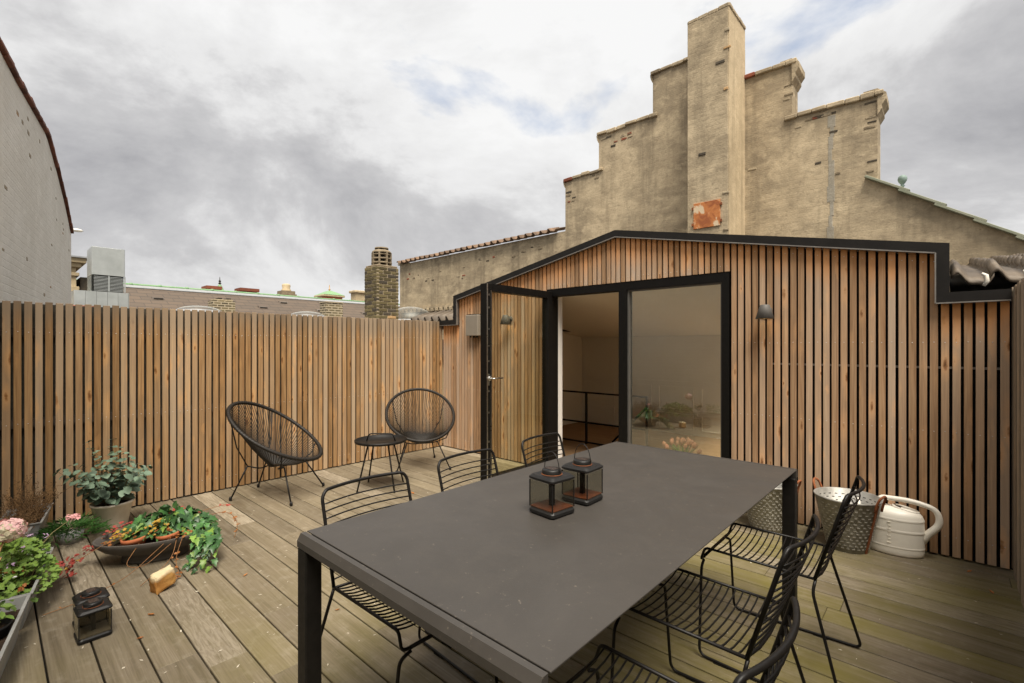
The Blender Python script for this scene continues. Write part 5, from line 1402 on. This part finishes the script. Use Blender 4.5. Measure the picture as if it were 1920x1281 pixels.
c4 = add_trough(-.56, -1.06, .24, .20, .165, 'zinc trough of dried stems between fence and geranium')
# potted plant standing in the nearest trough
pp_ = wallpt(-2.05, .40, .145); t = empty('nursery_pot', tuple(pp_), 0, 'black plastic nursery pot with small leafy plant in nearest trough', 'potted plant')
m_ = MB(); m_.lathe([(.0001, -.10), (.06, -.10), (.082, .035), (.088, .036), (.088, .046), (.080, .046), (.076, .02), (.0001, .016)], 28); m_.build('pot', 'black_plastic', t)
m_ = MB(); m_.lathe([(.0001, .025), (.076, .02)], 20); m_.build('soil', 'soil', t)
m_ = MB(); small_leaves(m_, [Vector((rnd(-.14, .08), rnd(-.07, .09), .05 + rnd(0, .16))) for _ in range(130)], .030, .6, False); tag(m_.build('foliage', 'geranium_leaf', t), kind='stuff')

# geranium
gp = wallpt(-1.42, .40, .12); t = empty('geranium', tuple(gp), 0, 'bushy lime-green geranium with a pink bloom in the trough', 'plant')
m_ = MB(); pts = []
for k in range(1050):
    a = rnd(0, 6.283); q = math.sqrt(rnd(0, 1)); r_ = Vector((q * math.cos(a) * .34, q * math.sin(a) * .17 - .01, 0))
    r_ = wd * -r_.x + wnrm * r_.y; pts.append(Vector((r_.x, r_.y, .03 + .19 * (1 - .8 * q * q) * rnd(.25, 1.05) - (.05 if q > .8 else 0))))
small_leaves(m_, pts, .0245, .75); tag(m_.build('foliage', 'geranium_leaf', t), kind='stuff')
m_ = MB()
for p in pts[::12]: m_.tube([Vector((p.x * .4, p.y * .4, 0)), Vector((p.x * .8, p.y * .8, p.z * .6)), p], .0022, 4)
m_.build('stems', 'euca_stem', t)
fl = wallpt(-.98, .58, .30) - gp
m_ = MB(); small_leaves(m_, [fl + Vector((rnd(-.03, .03), rnd(-.03, .03), rnd(-.012, .02))) for _ in range(40)], .018, .9, False); m_.build('bloom', 'pink_petal', t)
m_ = MB(); m_.tube([Vector((0, 0, .05)), fl * .6 + Vector((0, 0, .05)), fl], .002, 5); m_.build('bloom_stalk', 'euca_stem', t)
m_ = MB()
for c_ in ((-.05, .06, .22), (-.14, .12, .18), (.08, .02, .20), (.20, -.02, .17)): small_leaves(m_, [Vector(c_) + Vector((rnd(-.015, .015), rnd(-.015, .015), rnd(-.01, .01))) for _ in range(7)], .011, .9, False)
tag(m_.build('lilac_blooms', 'lilac_petal', t), kind='stuff')
m_ = MB()
for k in range(16):
    c_ = random.choice(pts); small_leaves(m_, [c_ + Vector((rnd(-.02, .02), rnd(-.02, .02), rnd(-.02, .04))) for _ in range(4)], .022, 1.2)
tag(m_.build('withered_leaves', 'rusty_leaf', t), kind='stuff')
m_ = MB(); rp_ = wallpt(-1.22, .56, .10) - gp
small_leaves(m_, [rp_ + Vector((rnd(-.07, .07), rnd(-.05, .05), rnd(-.06, .03))) for _ in range(46)], .024, .9); tag(m_.build('red_leaves', 'red_leaf', t), kind='stuff')

# hydrangea head on a straw stalk
hp = wallpt(-1.80, .32, .15); t = empty('hydrangea', tuple(hp), 0, 'faded pink hydrangea head on straw stalks at the left edge', 'flower')
hc = Vector((-3.345, .065, .462)) - hp; hm = [MB(), MB()]
for k in range(64):
    z = 1 - 2 * (k + .5) / 64; rr = math.sqrt(max(0, 1 - z * z)); a = k * 2.39996; n_ = (Vector((rr * math.cos(a), rr * math.sin(a), z)) + Vector((rnd(-.2, .2), rnd(-.2, .2), rnd(-.2, .2)))).normalized(); q0 = rnd(.85, 1.05); c_ = hc + Vector((n_.x * .058, n_.y * .058, n_.z * .044)) * q0
    x = n_.orthogonal().normalized(); y = n_.cross(x); s_ = rnd(.022, .030); m_ = hm[0] if random.random() < .6 else hm[1]
    for q in range(4):
        b = q * 1.571 + k; d = x * math.cos(b) + y * math.sin(b); e_ = n_.cross(d)
        m_.add([c_, c_ + d * s_ * .55 + e_ * s_ * .42 + n_ * .004, c_ + d * s_ * .95 + e_ * s_ * .22 + n_ * rnd(.0, .006), c_ + d * s_ * .95 - e_ * s_ * .22 + n_ * rnd(.0, .006), c_ + d * s_ * .55 - e_ * s_ * .42 + n_ * .004], [(0, 1, 2, 3, 4)], False)
tag(hm[0].build('pink_florets', 'hydrangea', t), kind='stuff'); tag(hm[1].build('cream_florets', 'hydrangea_cream', t), kind='stuff')
m_ = MB(); m_.tube([Vector((0, 0, 0)), Vector((.0, .02, .15)), hc * .7, hc], .0045, 6); m_.tube([Vector((.02, 0, 0)), Vector((.06, .03, .14)), Vector((.02, .09, .24))], .0045, 6); m_.tube([Vector((-.02, .03, 0)), Vector((-.02, .05, .2))], .004, 6); m_.build('stalks', 'straw_stem', t)
m_ = MB()
for k in range(14):
    d = Vector((rnd(-1, 1), rnd(-.3, .8), rnd(.1, .6))).normalized(); sd_ = d.cross(Vector((0, 0, 1))).normalized() * .028; p0 = Vector((rnd(-.05, .05), rnd(-.03, .03), rnd(.02, .16))); L_ = rnd(.09, .15)
    m_.add([p0, p0 + d * L_ * .5 + sd_, p0 + d * L_ + Vector((0, 0, -.02)), p0 + d * L_ * .5 - sd_, p0 + d * L_ * .5 - Vector((0, 0, .008))], [(0, 1, 4), (1, 2, 4), (2, 3, 4), (3, 0, 4)], True)
m_.build('leaves', 'ivy_leaf_dark', t)
m_ = MB(); small_leaves(m_, [Vector((rnd(-.20, .02), rnd(-.02, .14), rnd(.06, .16))) for _ in range(22)], .013, .9, False); m_.build('white_flowers', 'white_petal', t)

# dried stems in the two far troughs
def dried(c0, label, n, hmax):
    t = empty('dried_plant', (c0.x, c0.y, .13), 0, label, 'plant', 'dried plants in the zinc troughs')
    m_ = MB(); d_ = MB()
    for k in range(n):
        p = wd * rnd(-.22, .22) + wnrm * rnd(-.07, .07); a = rnd(0, 6.283); d = Vector((math.cos(a) * .45, math.sin(a) * .4 + .1, 1)).normalized(); L_ = rnd(.08, hmax)
        pts = [p.copy()]
        for i in range(5):
            d = (d + Vector((rnd(-.35, .35), rnd(-.35, .35), rnd(-.15, .1)))).normalized(); p = p + d * L_ / 5
            if c0.x + p.x < WX + .02: p.x = WX + .02 - c0.x
            pts.append(p.copy())
            for q in range(3):
                b = p + Vector((rnd(-.02, .02), rnd(-.02, .02), rnd(-.01, .02)))
                if c0.x + b.x < WX + .02: continue
                m_.tube([p, b], .0007, 3, caps=False)
                s_ = rnd(.0025, .005); d_.add([b + Vector((s_, 0, 0)), b + Vector((0, s_, 0)), b + Vector((-s_, 0, 0)), b + Vector((0, -s_, 0)), b + Vector((0, 0, s_)), b + Vector((0, 0, -s_))], [(0, 1, 4), (1, 2, 4), (2, 3, 4), (3, 0, 4), (1, 0, 5), (2, 1, 5), (3, 2, 5), (0, 3, 5)])
        m_.tube(pts, .0013, 4)
    tag(m_.build('stems', 'dry_stem', t), kind='stuff'); tag(d_.build('seed_heads', 'dry_stem', t), kind='stuff')
dried(c3, 'brown dried-up plant in the trough against the fence', 120, .30)
dried(c4, 'brown dried-up plant in the trough nearer the geranium', 100, .22)

# grassy plant between troughs and cream pot
t = empty('grassy_plant', (-4.46, .38, 0), 0, 'low feathery green plant in front of the cream pot', 'plant')
m_ = MB(); m_.lathe([(.0001, .0), (.055, .0), (.075, .07), (.0001, .06)], 18); m_.build('pot', 'zinc_trough', t)
m_ = MB()
for k in range(420):
    a = rnd(0, 6.283); q = rnd(.02, .17); L_ = rnd(.04, .11); p0 = Vector((math.cos(a) * q * .85, math.sin(a) * q * 1.1, .05 + .09 * (1 - (q / .17) ** 2) * rnd(.3, 1))); d = Vector((math.cos(a) + rnd(-.8, .8), math.sin(a) + rnd(-.8, .8), rnd(-.1, 1.1))).normalized(); sd_ = d.cross(Vector((.2, .1, 1))).normalized() * .003
    m_.add([p0 - sd_, p0 + sd_, p0 + d * L_ * .6 + sd_ * .8, p0 + d * L_ + Vector((0, 0, -.012)), p0 + d * L_ * .6 - sd_ * .8], [(0, 1, 2, 3, 4)], False)
tag(m_.build('foliage', 'grass_leaf', t), kind='stuff')
